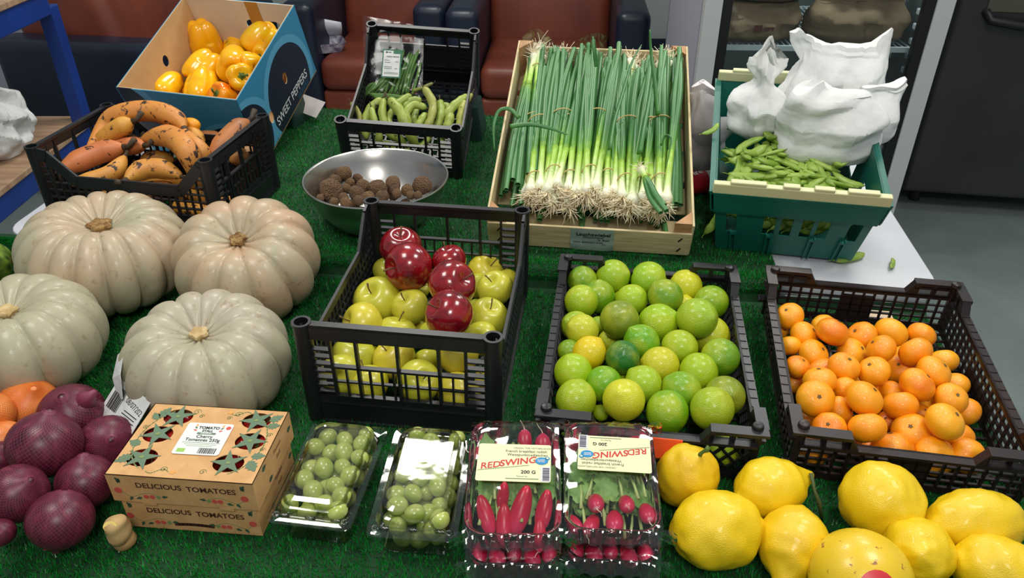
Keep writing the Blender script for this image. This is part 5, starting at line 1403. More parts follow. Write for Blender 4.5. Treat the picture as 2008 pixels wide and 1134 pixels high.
plantain('plantain with a yellow neck lying under the arched one', [(630, 350), (740, 260), (830, 200), (905, 165)], 120, YE, 1, [0.12, 0.15, 0.17, 0.18])
plantain('reddish plantain lying along the low side of the crate', [(400, 510), (560, 430), (720, 370), (850, 340)], 135, RD, 1, [0.11, 0.12, 0.13, 0.14])
plantain('curved plantain with a dark stem in front of the reddish one', [(470, 585), (640, 560), (780, 500), (850, 400)], 110, YE, 1, [0.10, 0.10, 0.11, 0.125])
plantain('yellow plantain with brown dashes at the front of the pile', [(850, 570), (960, 500), (1100, 490), (1230, 540)], 125, YE, 0, [0.115, 0.12, 0.12, 0.11])
plantain('broad plantain curving down to the front rim', [(960, 290), (1140, 270), (1270, 360), (1320, 560)], 140, OR, 0, [0.14, 0.16, 0.16, 0.10])
plantain('spotted plantain behind the broad curving one', [(1030, 280), (1230, 280), (1350, 370), (1370, 470)], 130, (210, 150, 70), 0, [0.13, 0.145, 0.14, 0.10])
plantain('red-brown plantain under the arch in the shade', [(640, 400), (820, 340), (990, 330)], 110, RD, 1, [0.10, 0.125, 0.14])
plantain('short yellow-green plantain deep in the pile', [(950, 440), (1060, 410), (1180, 430)], 80, (196, 160, 50), 0, [0.09, 0.1, 0.09])
plantain('black-streaked plantain against the far end of the crate', [(1420, 440), (1520, 320), (1610, 230), (1690, 160)], 130, BK, 1, [0.115, 0.14, 0.155, 0.165])
plantain('dark plantain lying along the back of the crate', [(1330, 290), (1420, 280), (1520, 290)], 90, BK, 0, [0.10, 0.10, 0.10])
plantain('plantain seen low down under the front ones', [(900, 640), (1050, 615), (1210, 615)], 80, OR, 0, [0.08, 0.08, 0.08])
plantain('speckled plantain behind the end mesh of the crate', [(1560, 440), (1650, 400), (1730, 350)], 90, (216, 170, 100), 0, [0.07, 0.08, 0.08])
plantain('speckled thin plantain hanging over the back of the pile', [(1220, 190), (1310, 240), (1385, 330)], 75, YE, 1, [0.15, 0.145, 0.12])
for k, (a, b_) in enumerate(((-0.08, -0.13), (-0.02, -0.10), (0.05, -0.02), (0.03, 0.08), (-0.05, 0.06), (-0.09, 0.02))):
    q = [MBN @ Vector((a + 0.012 * s, b_ + 0.075 * s, 0.035)) for s in (-1, 0, 1)]
    m = MB(); c0 = q[1]; pp = smooth_path(q, 12); m.tube([p - c0 for p in pp], [0.006] + [0.016] * 11 + [0.005], 10)
    o = m.build('plantain', m_plant, smooth=True, loc=c0); o.color = (*lin(YE), 1); tag(o, 'yellow plantain at the bottom of the crate', 'plantain', 'plantains in the crate')
# orange tip of a mango behind
mg = at(373, 246, T + C + 0.155); o = inst('mango', blob('mango', lambda th, t: (math.sin(t) * math.cos(th) * 0.8, math.sin(t) * math.sin(th) * 0.8, 1.2 * math.cos(t)), 24, 16, M('mango_skin', lin((238, 156, 20)), 0.4)), None, mg, (R(80), 0, R(70)), 0.022); tag(o, 'smooth orange fruit tucked behind the arched plantain', 'fruit')

# broad beans
nt = NT('broad_bean_skin'); oi = nt.n('ShaderNodeObjectInfo')
f = noise_tex(nt, 30, 4, rand=True); base = mixc(nt, f, oi.outputs['Color'], lin((150, 164, 70)))
f2 = noise_tex(nt, 70, 3, rand=True); m2 = nt.n('ShaderNodeMapRange'); m2.inputs[1].default_value = 0.66; m2.inputs[2].default_value = 0.72; nt.l(f2, m2.inputs[0])
base = mixc(nt, m2.outputs[0], base, lin((88, 76, 40))); nt.l(base, nt.b.inputs['Base Color']); nt.b.inputs['Roughness'].default_value = 0.42; m_bean = nt.m
m_btip = M('withered_tip', lin((74, 62, 38)), 0.8)
NBE = MBE.to_3x3() @ Vector((0, 0, 1))
def pod(pts, thick, h, col, label, tip0=True):
    P = []
    for k, (x, y) in enumerate(pts):
        hh = h[k] if hasattr(h, '__len__') else h
        P.append(pix(640 + x * 0.3175, 20 + y * 0.3175, MBE @ Vector((0, 0, hh)), NBE))
    pp = smooth_path(P, 22); r_ = thick * 0.3175 * mpp(P[0]) / 2; c0 = pp[11].copy()
    rad = []
    for i in range(23):
        s = i / 22; e = min(1, s / 0.16, (1 - s) / 0.16); rad.append(r_ * (0.18 + 0.82 * math.sin(e * math.pi / 2)) * (1 + 0.07 * math.sin(s * 26)))
    o = MB().tube([p - c0 for p in pp], rad, 12, flat=0.8).build('broad_bean', m_bean, smooth=True, loc=c0); o.color = (*lin(col), 1)
    tag(o, label, 'broad bean', 'broad bean pods in the tilted crate')
    d = (pp[0] - pp[1]).normalized(); MB().tube([pp[0] - c0, pp[0] - c0 + d * r_ * 0.7, pp[0] - c0 + d * r_ * 1.3 + Vector((0, 0, 0.004))], [r_ * 0.24, r_ * 0.13, r_ * 0.16], 6).build('stalk', m_btip, o, smooth=True)
    return o
LG, DG, YB, BR = (150, 170, 72), (128, 150, 56), (176, 172, 88), (140, 120, 68)
gl = 'green broad bean pod in the tilted black crate'; bl = 'brown withered broad bean pod in the tilted black crate'; yl = 'yellowish broad bean pod in the tilted black crate'
for pts, th, h, col in (
    ([(345, 545), (270, 610), (240, 700), (250, 800)], 55, (0.10, 0.085, 0.07, 0.045), LG), ([(275, 600), (295, 680), (325, 760), (320, 830)], 50, (0.10, 0.09, 0.07, 0.045), LG),
    ([(355, 545), (345, 640), (370, 720), (430, 810)], 58, (0.11, 0.10, 0.085, 0.06), LG), ([(385, 545), (450, 620), (490, 710), (560, 850)], 66, (0.12, 0.115, 0.10, 0.05), LG),
    ([(430, 600), (385, 660), (405, 740), (500, 850)], 55, (0.09, 0.085, 0.08, 0.045), LG), ([(525, 525), (450, 570), (395, 620)], 52, (0.085, 0.085, 0.08), DG),
    ([(620, 605), (540, 585), (495, 640), (515, 730)], 50, (0.11, 0.115, 0.11, 0.09), LG), ([(615, 640), (575, 700), (545, 760)], 62, (0.10, 0.095, 0.08), LG),
    ([(700, 560), (705, 650), (670, 750)], 60, (0.10, 0.10, 0.08), DG), ([(880, 530), (800, 580), (730, 660)], 56, (0.11, 0.11, 0.10), LG),
    ([(765, 640), (750, 710), (720, 790)], 72, (0.10, 0.09, 0.065), LG), ([(560, 610), (540, 680), (560, 750)], 48, (0.08, 0.08, 0.07), DG),
    ([(340, 820), (420, 840), (520, 860)], 44, (0.05, 0.04, 0.04), LG), ([(850, 650), (842, 740)], 34, (0.07, 0.06), LG), ([(660, 600), (740, 590), (760, 640)], 44, (0.075, 0.075, 0.075), DG),
    ([(590, 560), (520, 560), (480, 610)], 50, (0.08, 0.08, 0.075), DG), ([(640, 760), (610, 820), (560, 850)], 50, (0.055, 0.05, 0.045), LG), ([(700, 770), (720, 850)], 52, (0.05, 0.04), LG)):
    pod(pts, th, h, col, gl)
pod([(600, 475), (655, 570), (645, 670), (605, 750)], 56, (0.13, 0.12, 0.11, 0.09), (160, 156, 84), bl)
pod([(150, 570), (200, 640), (205, 730)], 34, (0.10, 0.09, 0.07), BR, bl)
pod([(900, 515), (855, 590), (850, 660)], 40, (0.11, 0.10, 0.09), BR, bl)
pod([(855, 560), (830, 650), (820, 760)], 60, (0.11, 0.10, 0.08), YB, yl)
pod([(660, 450), (590, 480), (530, 500)], 22, (0.11, 0.10, 0.09), (90, 76, 50), bl)

# bag of green beans
m_gb = M('green_bean_skin', lin((74, 116, 44)), 0.45, lin((96, 138, 60)), 30)
NB2 = MBE.to_3x3() @ Vector((0, -0.55, 0.83)); NB2.normalize()
OB2 = MBE @ Vector((0, 0.06, 0.055))
rb = random.Random(9)
def gbean(p0, p1, dz):
    a = pix(*p0, OB2 + NB2 * dz, NB2); b_ = pix(*p1, OB2 + NB2 * dz, NB2); c0 = (a + b_) / 2
    mid = c0 + Vector((rb.uniform(-0.004, 0.004), 0, rb.uniform(-0.002, 0.004))); r_ = 0.0042
    o = MB().tube([p - c0 for p in smooth_path([a, mid, b_], 8)], [r_ * 0.3, r_ * 0.9] + [r_] * 5 + [r_ * 0.9, r_ * 0.25], 8).build('green_bean', m_gb, smooth=True, loc=c0)
    tag(o, 'thin green bean inside the clear bag', 'green bean', 'green beans in the clear bag')
for k in range(15):
    u0 = 822 - 7.0 * k; v0 = 96 + 1.5 * k + rb.uniform(-6, 10) if k < 6 else 140 + 3 * (k - 6) + rb.uniform(-4, 6)
    gbean((max(724, u0 + rb.uniform(-3, 3)), v0), (max(716, u0 - 24 - 2.2 * k * 0.6 + rb.uniform(-4, 4)), 184 + rb.uniform(-6, 4)), 0.012 + 0.003 * (k % 2))
for k in range(13):
    u0 = 826 - 8.5 * k
    gbean((u0, 120 + 4 * k + rb.uniform(-4, 4)), (max(715, u0 - 18 - 1.2 * k), 190 + rb.uniform(-4, 4)), 0.004)
for k in range(4): gbean((722 + 3 * k, 184 + 2 * k), (790 + 8 * k, 189 + 2 * k), 0.020)
bagc = MBE @ Vector((-0.065, 0.105, 0.03))
def bag_sheet(name, corners, bulge, mat, n=26, seed=0, amp=0.004, parent=None, c0=None):
    """crinkled film between four corner points, bulging along its normal"""
    A, B_, C_, D_ = [Vector(q) for q in corners]; nn = (B_ - A).cross(D_ - A).normalized(); m = MB(); vv = []
    for j in range(n + 1):
        for i in range(n + 1):
            u, v = i / n, j / n
            p = A * (1 - u) * (1 - v) + B_ * u * (1 - v) + C_ * u * v + D_ * (1 - u) * v
            q = p * 22 + Vector((seed, seed * 2, 0)); vo = noise.voronoi(q)[0]
            p = p + nn * (bulge * (math.sin(math.pi * u) * math.sin(math.pi * v)) ** 0.5 + amp * ((vo[1] - vo[0]) * 2 - 0.8 + noise.noise(q * 0.6)))
            vv.append(p - c0)
    m.add(vv, [(j * (n + 1) + i, j * (n + 1) + i + 1, (j + 1) * (n + 1) + i + 1, (j + 1) * (n + 1) + i) for j in range(n) for i in range(n)])
    return m.build(name, mat, parent, smooth=True)
m_bag = film_mat('crinkled_film', (0.97, 0.98, 0.98), 0.12, 0.45, 0.005, bscale=40, bstr=0.2, bd=0.004)
bt = thing('produce_bag', 'clear crinkled plastic bag of green beans with a green and white label', 'bag', bagc)
def bp(u, v, dz): return pix(u, v, OB2 + NB2 * dz, NB2)
bag_sheet('front_film', (bp(712, 196, 0.02), bp(828, 192, 0.02), bp(832, 52, 0.012), bp(712, 30, 0.012)), 0.016, m_bag, 30, 1, 0.005, bt, bagc)
bag_sheet('back_film', (bp(712, 196, 0.0), bp(828, 192, 0.0), bp(832, 52, 0.004), bp(712, 30, 0.004)), -0.002, m_bag, 20, 4, 0.002, bt, bagc)
m_glab = M('green_label', lin((22, 100, 66)), 0.5)
lc = bp(768, 125, 0.040); ex_ = (bp(800, 125, 0.040) - lc).normalized(); ez = NB2; ey = ez.cross(ex_)
lm_ = Matrix((ex_, ey, ez)).transposed().to_4x4(); 
gb = MB().box((0, 0, 0), (0.050, 0.075, 0.0006)).build('label_backing', m_glab, bt, loc=lc - bagc, rot=(lm_ @ Matrix.Rotation(R(-3), 4, 'Z')).to_euler())
MB().prism([(-0.022, -0.034), (0.021, -0.034), (0.021, 0.026), (0.003, 0.026), (0.003, 0.034), (-0.022, 0.034)], 0.0003, 0.0009).build('label', m_paper, gb)
text_part(gb, 'GREEN BEANS', 0.0052, (0.002, 0.018, 0.0012), m_ink, bold=0.0001)
for k, (x, y, w_) in enumerate(((-0.012, 0.0085, 0.014), (0.013, 0.005, 0.009), (-0.011, 0.003, 0.016), (-0.009, -0.009, 0.020), (-0.009, -0.013, 0.020), (0.012, -0.013, 0.008), (0.0, -0.024, 0.036), (0.0, -0.027, 0.036))): MB().box((x, y, 0.0010), (w_, 0.0011, 0.0003)).build('printed_line', m_ink if k < 6 else m_grn, gb)
MB().box((-0.014, 0.0295, 0.0010), (0.006, 0.004, 0.0003)).box((-0.006, 0.0295, 0.0010), (0.007, 0.0022, 0.0003)).build('printed_emblem', m_dgrn, gb)
# ------------------------------------------------------------ spring onions
nt = NT('spring_onion_skin')
at_ = nt.n('ShaderNodeAttribute', attribute_name='along'); f = noise_tex(nt, 40, 2, rand=True)
ad = nt.n('ShaderNodeMath', operation='MULTIPLY_ADD'); nt.l(f, ad.inputs[0]); ad.inputs[1].default_value = 0.10; nt.l(at_.outputs['Fac'], ad.inputs[2])
base = ramp(nt, ad.outputs[0], [(0.05, lin((238, 236, 222))), (0.15, lin((228, 234, 190))), (0.25, lin((168, 204, 78))), (0.40, lin((84, 140, 52))), (0.55, lin((58, 114, 58))), (1.0, lin((84, 134, 82)))])
st_ = noise_tex(nt, 60, 2, rand=True, vec=(4, 0.15, 4)); base = mixc(nt, 0.25, base, mixc(nt, st_, lin((30, 84, 44)), lin((170, 210, 150))), 'SOFT_LIGHT')
nt.l(base, nt.b.inputs['Base Color']); nt.b.inputs['Roughness'].default_value = 0.38; m_so = nt.m
m_root = M('onion_roots', lin((238, 222, 184)), 0.8, lin((250, 242, 216)), 40)
m_band = M('rubber_band', lin((196, 170, 104)), 0.6)
def so_mesh(seed):
    """one spring onion: bulb at the origin, leaves along +y"""
    r_ = random.Random(seed); m = MB(); al = []
    def tube(pts, rad, seg, al0, al1, **kw):
        n0 = len(m.v); m.tube(pts, rad, seg, **kw); k = (len(m.v) - n0) // seg
        for i in range(k): al.extend([al0 + (al1 - al0) * i / (k - 1)] * seg)
    ln = r_.uniform(0.45, 0.50); bx = r_.uniform(-0.012, 0.012)
    sp = r_.uniform(0.11, 0.16)
    stem = smooth_path([(0, 0, 0), (0.001, 0.02, 0.001), (bx * 0.2, 0.06, 0.002), (bx * 0.4, sp, 0.003)], 9)
    rb_ = r_.uniform(0.0105, 0.0135)
    tube(stem, [rb_ * 0.55, rb_, rb_ * 0.95, rb_ * 0.74, 0.0074, 0.0070, 0.0068, 0.0068, 0.0070, 0.0072], 10, 0.0, 0.24)
    nl = r_.choice((2, 3, 3))
    for q in range(nl):
        sx = (q - (nl - 1) / 2) * 0.008 + r_.uniform(-0.003, 0.003); l2 = ln * r_.uniform(0.90, 1.04)
        pts = smooth_path([(bx * 0.4, sp - 0.02, 0.003), (bx * 0.6 + sx * 0.6, sp + 0.07, 0.004 + 0.003 * (q % 2)), (bx + sx, (sp + l2) / 2 + 0.03, 0.004 + 0.006 * (q % 2)), (bx + sx * 1.2 + r_.uniform(-0.008, 0.008), l2, 0.004 + r_.uniform(-0.003, 0.006))], 11)
        w_ = r_.uniform(0.0060, 0.0080)
        rad = [0.004, w_ * 0.85] + [w_] * 6 + [w_ * 0.95, w_ * 0.9, w_ * 0.84, w_ * 0.78]
        tube(pts, rad, 8, 0.20, 1.0, open_end=True)
    me = m.mesh('spring_onion', m_so, True)
    a = me.attributes.new('along', 'FLOAT', 'POINT'); a.data.foreach_set('value', al[:len(me.vertices)])
    return me
def root_mesh(seed):
    r_ = random.Random(seed); m = MB()
    for k in range(34):
        a = r_.uniform(0, 6.28); s_ = r_.uniform(0.2, 1.3); L_ = r_.uniform(0.016, 0.040)
        d = Vector((math.cos(a) * s_, -1.0, math.sin(a) * s_)).normalized()
        p0 = Vector((d.x * 0.004, -0.001, d.z * 0.004)); p1 = p0 + d * L_ * 0.5; p2 = p0 + d * L_ + Vector((r_.uniform(-0.010, 0.010), r_.uniform(-0.002, 0.008), r_.uniform(-0.012, 0.004)))
        m.tube(smooth_path([p0, p1, p2], 5), [0.0012, 0.0011, 0.0010, 0.0009, 0.0007, 0.0004], 4)
    return m.mesh('roots', m_root, True)
me_so = [so_mesh(40 + i) for i in range(7)]; me_rt = [root_mesh(60 + i) for i in range(5)]
rso = random.Random(21)
def bunch(x, y0, z, lean, label, group, flip=False, n=6, spread=0.036, zs=0.020):
    loc = MO @ Vector((x, y0, z)); t = thing('spring_onion_bunch', label, 'spring onions', loc, (MO @ Matrix.Rotation((math.pi if flip else 0) + lean, 4, 'Z')).to_euler(), group)
    for k in range(n):
        q = k / max(1, n - 1) - 0.5; xx = q * spread * 1.0 + rso.uniform(-0.003, 0.003); zz = (k % 3) * zs * 0.55 + rso.uniform(0, 0.004)
        o = inst('spring_onion', rso.choice(me_so), t, (xx * 0.75, rso.uniform(-0.020, 0.020), zz), (rso.uniform(-0.03, 0.015), rso.uniform(-3, 3), -q * 0.10 + rso.uniform(-0.02, 0.02)), (1, rso.uniform(0.96, 1.04), 1))
        inst('roots', rso.choice(me_rt), o, (0, 0, 0), (0, rso.uniform(0, 6), 0))
    for yy, w_ in ((0.055, 0.74), (0.235, 1.12)):
        pts = [(spread * 0.62 * w_ * math.cos(a), yy + 0.006 * math.cos(a), zs * 0.62 + (zs * 0.62 + 0.011) * math.sin(a)) for a in np.linspace(0, 2 * math.pi, 25)]
        MB().tube(pts, 0.0014, 5, cap=False).build('rubber_band', m_band, t, smooth=True)
    return t
gF = 'spring onion bunches with roots at the front board'; gB = 'spring onion bunches with roots at the back board'
ORD = ['first', 'second', 'third', 'fourth', 'fifth', 'sixth', 'seventh', 'eighth']
xs_ = [-0.118, -0.082, -0.046, -0.008, 0.030, 0.066, 0.102, 0.134]
for i, x in enumerate(xs_):
    bunch(x, -0.218 + rso.uniform(-0.016, 0.012), 0.058 + 0.012 * (i % 2), R(rso.uniform(-4, 4)) - x * 0.10, 'spring onion bunch, bulbs at the front, ' + ORD[i] + ' from the bean crate side', gF)
for x, wl in ((-0.154, 'along the board facing the bean crate'), (0.156, 'along the board facing the teal crate'), (-0.10, 'in the pile'), (-0.02, 'in the pile'), (0.07, 'in the pile')):
    bunch(x, 0.262, 0.046 if abs(x) > 0.15 else 0.040, (R(-2.2) if x > 0.14 else R(3.2) if x < -0.14 else R(rso.uniform(-2, 2))), 'spring onion bunch turned round, roots at the back, ' + wl, gB, True, 7 if abs(x) > 0.15 else 5)
# bottom layer to carry the pile
for x in (-0.12, 0.0, 0.12):
    bunch(x, 0.250, 0.010, 0, 'spring onion bunch turned round, roots at the back, lying on the slats', gB, True, 6)
# stray leaves and one loose onion
def stray(label, pts, hs, rad, name='onion_leaf'):
    n_ = MO.to_3x3() @ Vector((0, 0, 1)); P = [pix(u, v, MO @ Vector((0, 0, h)), n_) for (u, v), h in zip(pts, hs)]; pp = smooth_path(P, 16); c0 = pp[8].copy()
    m = MB().tube([p - c0 for p in pp], [rad * (1 - 0.75 * (i / 16) ** 2) for i in range(17)], 8, flat=0.55)
    me = m.mesh(name, m_so, True); a = me.attributes.new('along', 'FLOAT', 'POINT'); a.data.foreach_set('value', [0.42 + 0.3 * (i // 8) / 16 for i in range(len(me.vertices))])
    o = inst(name, me, None, c0); tag(o, label, 'onion leaf'); return o
stray('bent spring onion leaf hanging over the left board of the wooden crate', [(1018, 232), (1000, 214), (978, 218), (968, 250), (970, 296)], (0.10, 0.115, 0.115, 0.10, 0.07), 0.0055)
stray('loose spring onion leaf lying across the left bunches', [(1000, 248), (1040, 244), (1080, 252), (1112, 264)], (0.125, 0.13, 0.13, 0.125), 0.0055)
stray('tall spring onion leaf standing up beside the right bunches', [(1290, 225), (1284, 160), (1277, 105), (1274, 58)], (0.12, 0.15, 0.18, 0.22), 0.0065)
stray('short cut spring onion tube standing up in the middle', [(1170, 130), (1166, 100), (1163, 72)], (0.13, 0.16, 0.18), 0.0070)
stray('thin bent leaf arching over the right bunches', [(1296, 285), (1304, 266), (1316, 272), (1312, 300), (1306, 330)], (0.12, 0.13, 0.13, 0.12, 0.11), 0.0040)
stray('flat green leaf lying on the right bunches', [(1254, 300), (1262, 255), (1274, 190), (1282, 130)], (0.125, 0.135, 0.14, 0.14), 0.0080)
stray('flat green leaf crossing the middle bunches', [(1196, 292), (1204, 240), (1222, 180), (1240, 120), (1258, 88)], (0.125, 0.13, 0.135, 0.14, 0.15), 0.0060)
# right-hand cut tubes facing the front
n_ = MO.to_3x3() @ Vector((0, 0, 1)); lp0 = pix(1258, 332, MO @ Vector((0, 0, 0.125)), n_); lp1 = pix(1296, 408, MO @ Vector((0, 0, 0.125)), n_)
d = (lp1 - lp0); loo = inst('loose_spring_onion', me_so[0], None, lp0, (0, 0, math.atan2(d.y, d.x) - H90), (0.9, 0.26, 0.9)); loo.rotation_euler = (MO @ Matrix.Rotation(R(-158), 4, 'Z')).to_euler()
inst('roots', me_rt[0], loo); tag(loo, 'loose spring onion lying upside down across the right bunches', 'spring onion')

# ------------------------------------------------------------ sugar snap peas
m_pea = M('snap_pea_skin', lin((112, 146, 44)), 0.42, lin((150, 176, 76)), 20, bmp=0.15, bscale=40)
def pea_mesh(seed):
    r_ = random.Random(seed); n = 14; pts = []; bend_ = r_.uniform(0.004, 0.012); rad = []
    for i in range(n + 1):
        s = i / n - 0.5; pts.append((s * 0.078, bend_ * (4 * s * s), 0)); e = min(1, (0.5 - abs(s)) / 0.22); rad.append(0.0100 * (0.10 + 0.90 * math.sin(e * math.pi / 2)) * (1 + 0.04 * math.sin(i * 2.2)))
    m = MB(); k = 8; rings = []
    for p, q in zip(pts, rad): rings.append([(p[0], p[1] + q * math.cos(2 * math.pi * j / k), p[2] + 0.55 * q * math.sin(2 * math.pi * j / k)) for j in range(k)])
    m.loft(rings, True, True); m.tube([(-0.039, bend_, 0), (-0.044, bend_ * 1.2, 0.001), (-0.048, bend_ * 1.0, 0.002)], [0.0012, 0.001, 0.0016], 5)
    return m.mesh('sugar_snap_pea', m_pea, True)
me_pea = [pea_mesh(i) for i in range(4)]
rp_ = random.Random(33)
def pea(p, rot, label, group=None, s=1.0):
    o = inst('sugar_snap_pea', rp_.choice(me_pea), None, p, rot, s); tag(o, label, 'pea pod', group); return o
ecr = MG.to_euler()
BAGS = []
for (u, v, h, w_, d_) in ((1476, 268, 0.118, 0.102, 0.085), (1612, 300, 0.122, 0.206, 0.12), (1618, 226, 0.118, 0.21, 0.10), (1700, 268, 0.118, 0.085, 0.10)):
    p = pix(u, v, MG @ Vector((0, 0, h)), MG.to_3x3() @ Vector((0, 0, 1))); BAGS.append((p.x, p.y, w_, d_))
for i in range(190):
    x = rp_.uniform(-0.112, 0.112); y = rp_.uniform(-0.172, 0.10)
    h = 0.116 + 0.020 * math.exp(-((y + 0.02) / 0.12) ** 2) - 0.25 * max(0, abs(x) - 0.085) + rp_.uniform(-0.014, 0.006)
    p = MG @ Vector((x, y, h)); a = rp_.uniform(0, 6.28)
    if any(((p.x - bx_) / (bw_ * 0.46)) ** 2 + ((p.y - by_) / (bd_ * 0.46)) ** 2 < 1 for bx_, by_, bw_, bd_ in BAGS): continue
    pea(p, (ecr.x + rp_.uniform(-0.4, 0.4), ecr.y + rp_.uniform(-0.4, 0.4), a), 'green sugar snap pod heaped in the teal crate', 'sugar snap pods in the teal crate', rp_.uniform(0.85, 1.1))
for i in range(60):           # pods seen through the slots of the front wall
    p = MG @ Vector((rp_.uniform(-0.100, 0.100), -0.162 + rp_.uniform(0, 0.02), rp_.uniform(0.045, 0.10)))
    pea(p, (R(80) + rp_.uniform(-0.4, 0.4), rp_.uniform(-0.9, 0.9), rp_.uniform(-0.3, 0.3)), 'sugar snap pod showing through the slots of the teal crate', 'sugar snap pods behind the slots', 0.9)
pea(at(1668, 506, T + C + 0.005), (0, 0, R(22)), 'curved snap pea pod half under the teal crate on the white table', None, 1.05)
pea(at(1751, 517, T + C + 0.005), (R(25), 0, R(62)), 'short snap pea pod alone on the white table', None, 0.55)
pea(MG @ Vector((-0.14, -0.178, 0.062)), (R(60), R(-60), R(20)), 'snap pea pod poking out of a slot in the teal crate', None, 0.9)
pea(at(1397, 256, T + C + 0.21), (R(20), R(-20), R(30)), 'snap pea pod poking over the side rim of the teal crate', None, 0.6)

# ------------------------------------------------------------ white paper bags on the peas
def wbag(label, u, v, h, w, d, hh, seed, rz, **kw):
    n2 = MG.to_3x3() @ Vector((0, 0, 1)); p = pix(u, v, MG @ Vector((0, 0, h)), n2)
    rx = kw.pop('rx', 0); b = crumple_bag('paper_bag', m_paper, w, d, hh, seed, **kw); b.location = p; b.rotation_euler = (GROTX + rx, 0, rz)
    tag(b, label, 'paper bag', 'white paper bags on the peas'); return b
GROTX = R(6)
b1 = wbag('white paper bag with a tall twisted top on the peas', 1476, 268, 0.118, 0.102, 0.085, 0.165, 2, R(-8), neck=0.75, amp=0.016, fold=0.40, lean=(0.006, 0.03), fsc=11, pinch=(0.74, 0.46), ears=((-0.05, 0.050, 0.6), (0.95, 0.0, 0.5)), base=0.45)
b2 = wbag('plump white paper bag at the front of the teal crate', 1612, 300, 0.122, 0.206, 0.120, 0.140, 6, R(-9), neck=0.42, tip=0.0, amp=0.013, fold=0.35, fsc=9, rx=R(-2), ears=((-0.75, 0.016, 0.2),), base=0.9, dome=True, seam=0.10)
b3 = wbag('white paper bag with a ragged zigzag top behind the plump one', 1618, 226, 0.118, 0.210, 0.10, 0.150, 9, R(-8), neck=0.98, tip=0.006, amp=0.017, fold=0.42, fsc=9, ears=((-0.85, 0.030, 0.5), (0.95, 0.040, 0.28)), lean=(0.0, 0.03))
b4 = wbag('white paper bag hanging over the right rim of the teal crate', 1700, 268, 0.118, 0.085, 0.10, 0.115, 13, R(10), neck=1.05, amp=0.015, fold=0.5, fsc=11, ears=((0.9, 0.015, 0.4),))
# carrier bag left of the teal crate
m_carrier = M('white_carrier_film', lin((212, 206, 208)), 0.4, lin((196, 190, 194)), 10)
b = crumple_bag('carrier_bag', m_carrier, 0.13, 0.10, 0.20, 17, 0.92, amp=0.022, fold=0.62, fsc=7, seam=0.25, ears=((-0.6, 0.02, 0.5),)); b.location = at(1392, 352, T + C + 0.004) + Vector((0.008, 0.07, 0)); b.rotation_euler = (0, 0, R(-8))
tag(b, 'translucent white carrier bag standing between the wooden and teal crates', 'carrier bag')
# red and white packet
pk = thing('drink_bottle', 'red and white labelled bottle lying beside the teal crate', 'bottle', at(1372, 358, T + C + 0.030), (0, R(90), R(12)))
m_redl = M('red_label', lin((182, 30, 40)), 0.35); 
MB().lathe([(0.0005, -0.07), (0.024, -0.068), (0.026, -0.06), (0.026, 0.05), (0.018, 0.075), (0.010, 0.085), (0.010, 0.10), (0.0005, 0.10)], 24).build('body', m_seal, pk, smooth=True, angle=50)
MB().lathe([(0.0264, -0.030), (0.0264, 0.012)], 24).build('label_band', m_redl, pk, smooth=True); MB().lathe([(0.0264, 0.013), (0.0264, 0.028)], 24).build('white_band', m_paper, pk, smooth=True); MB().lathe([(0.0266, 0.028), (0.0266, 0.042)], 24).build('label_band', m_redl, pk, smooth=True)
text_part(pk, 'Re', 0.026, (-0.0275, -0.004, -0.010), m_paper, rot=Euler((0, -H90, math.pi)), bold=0.0004)

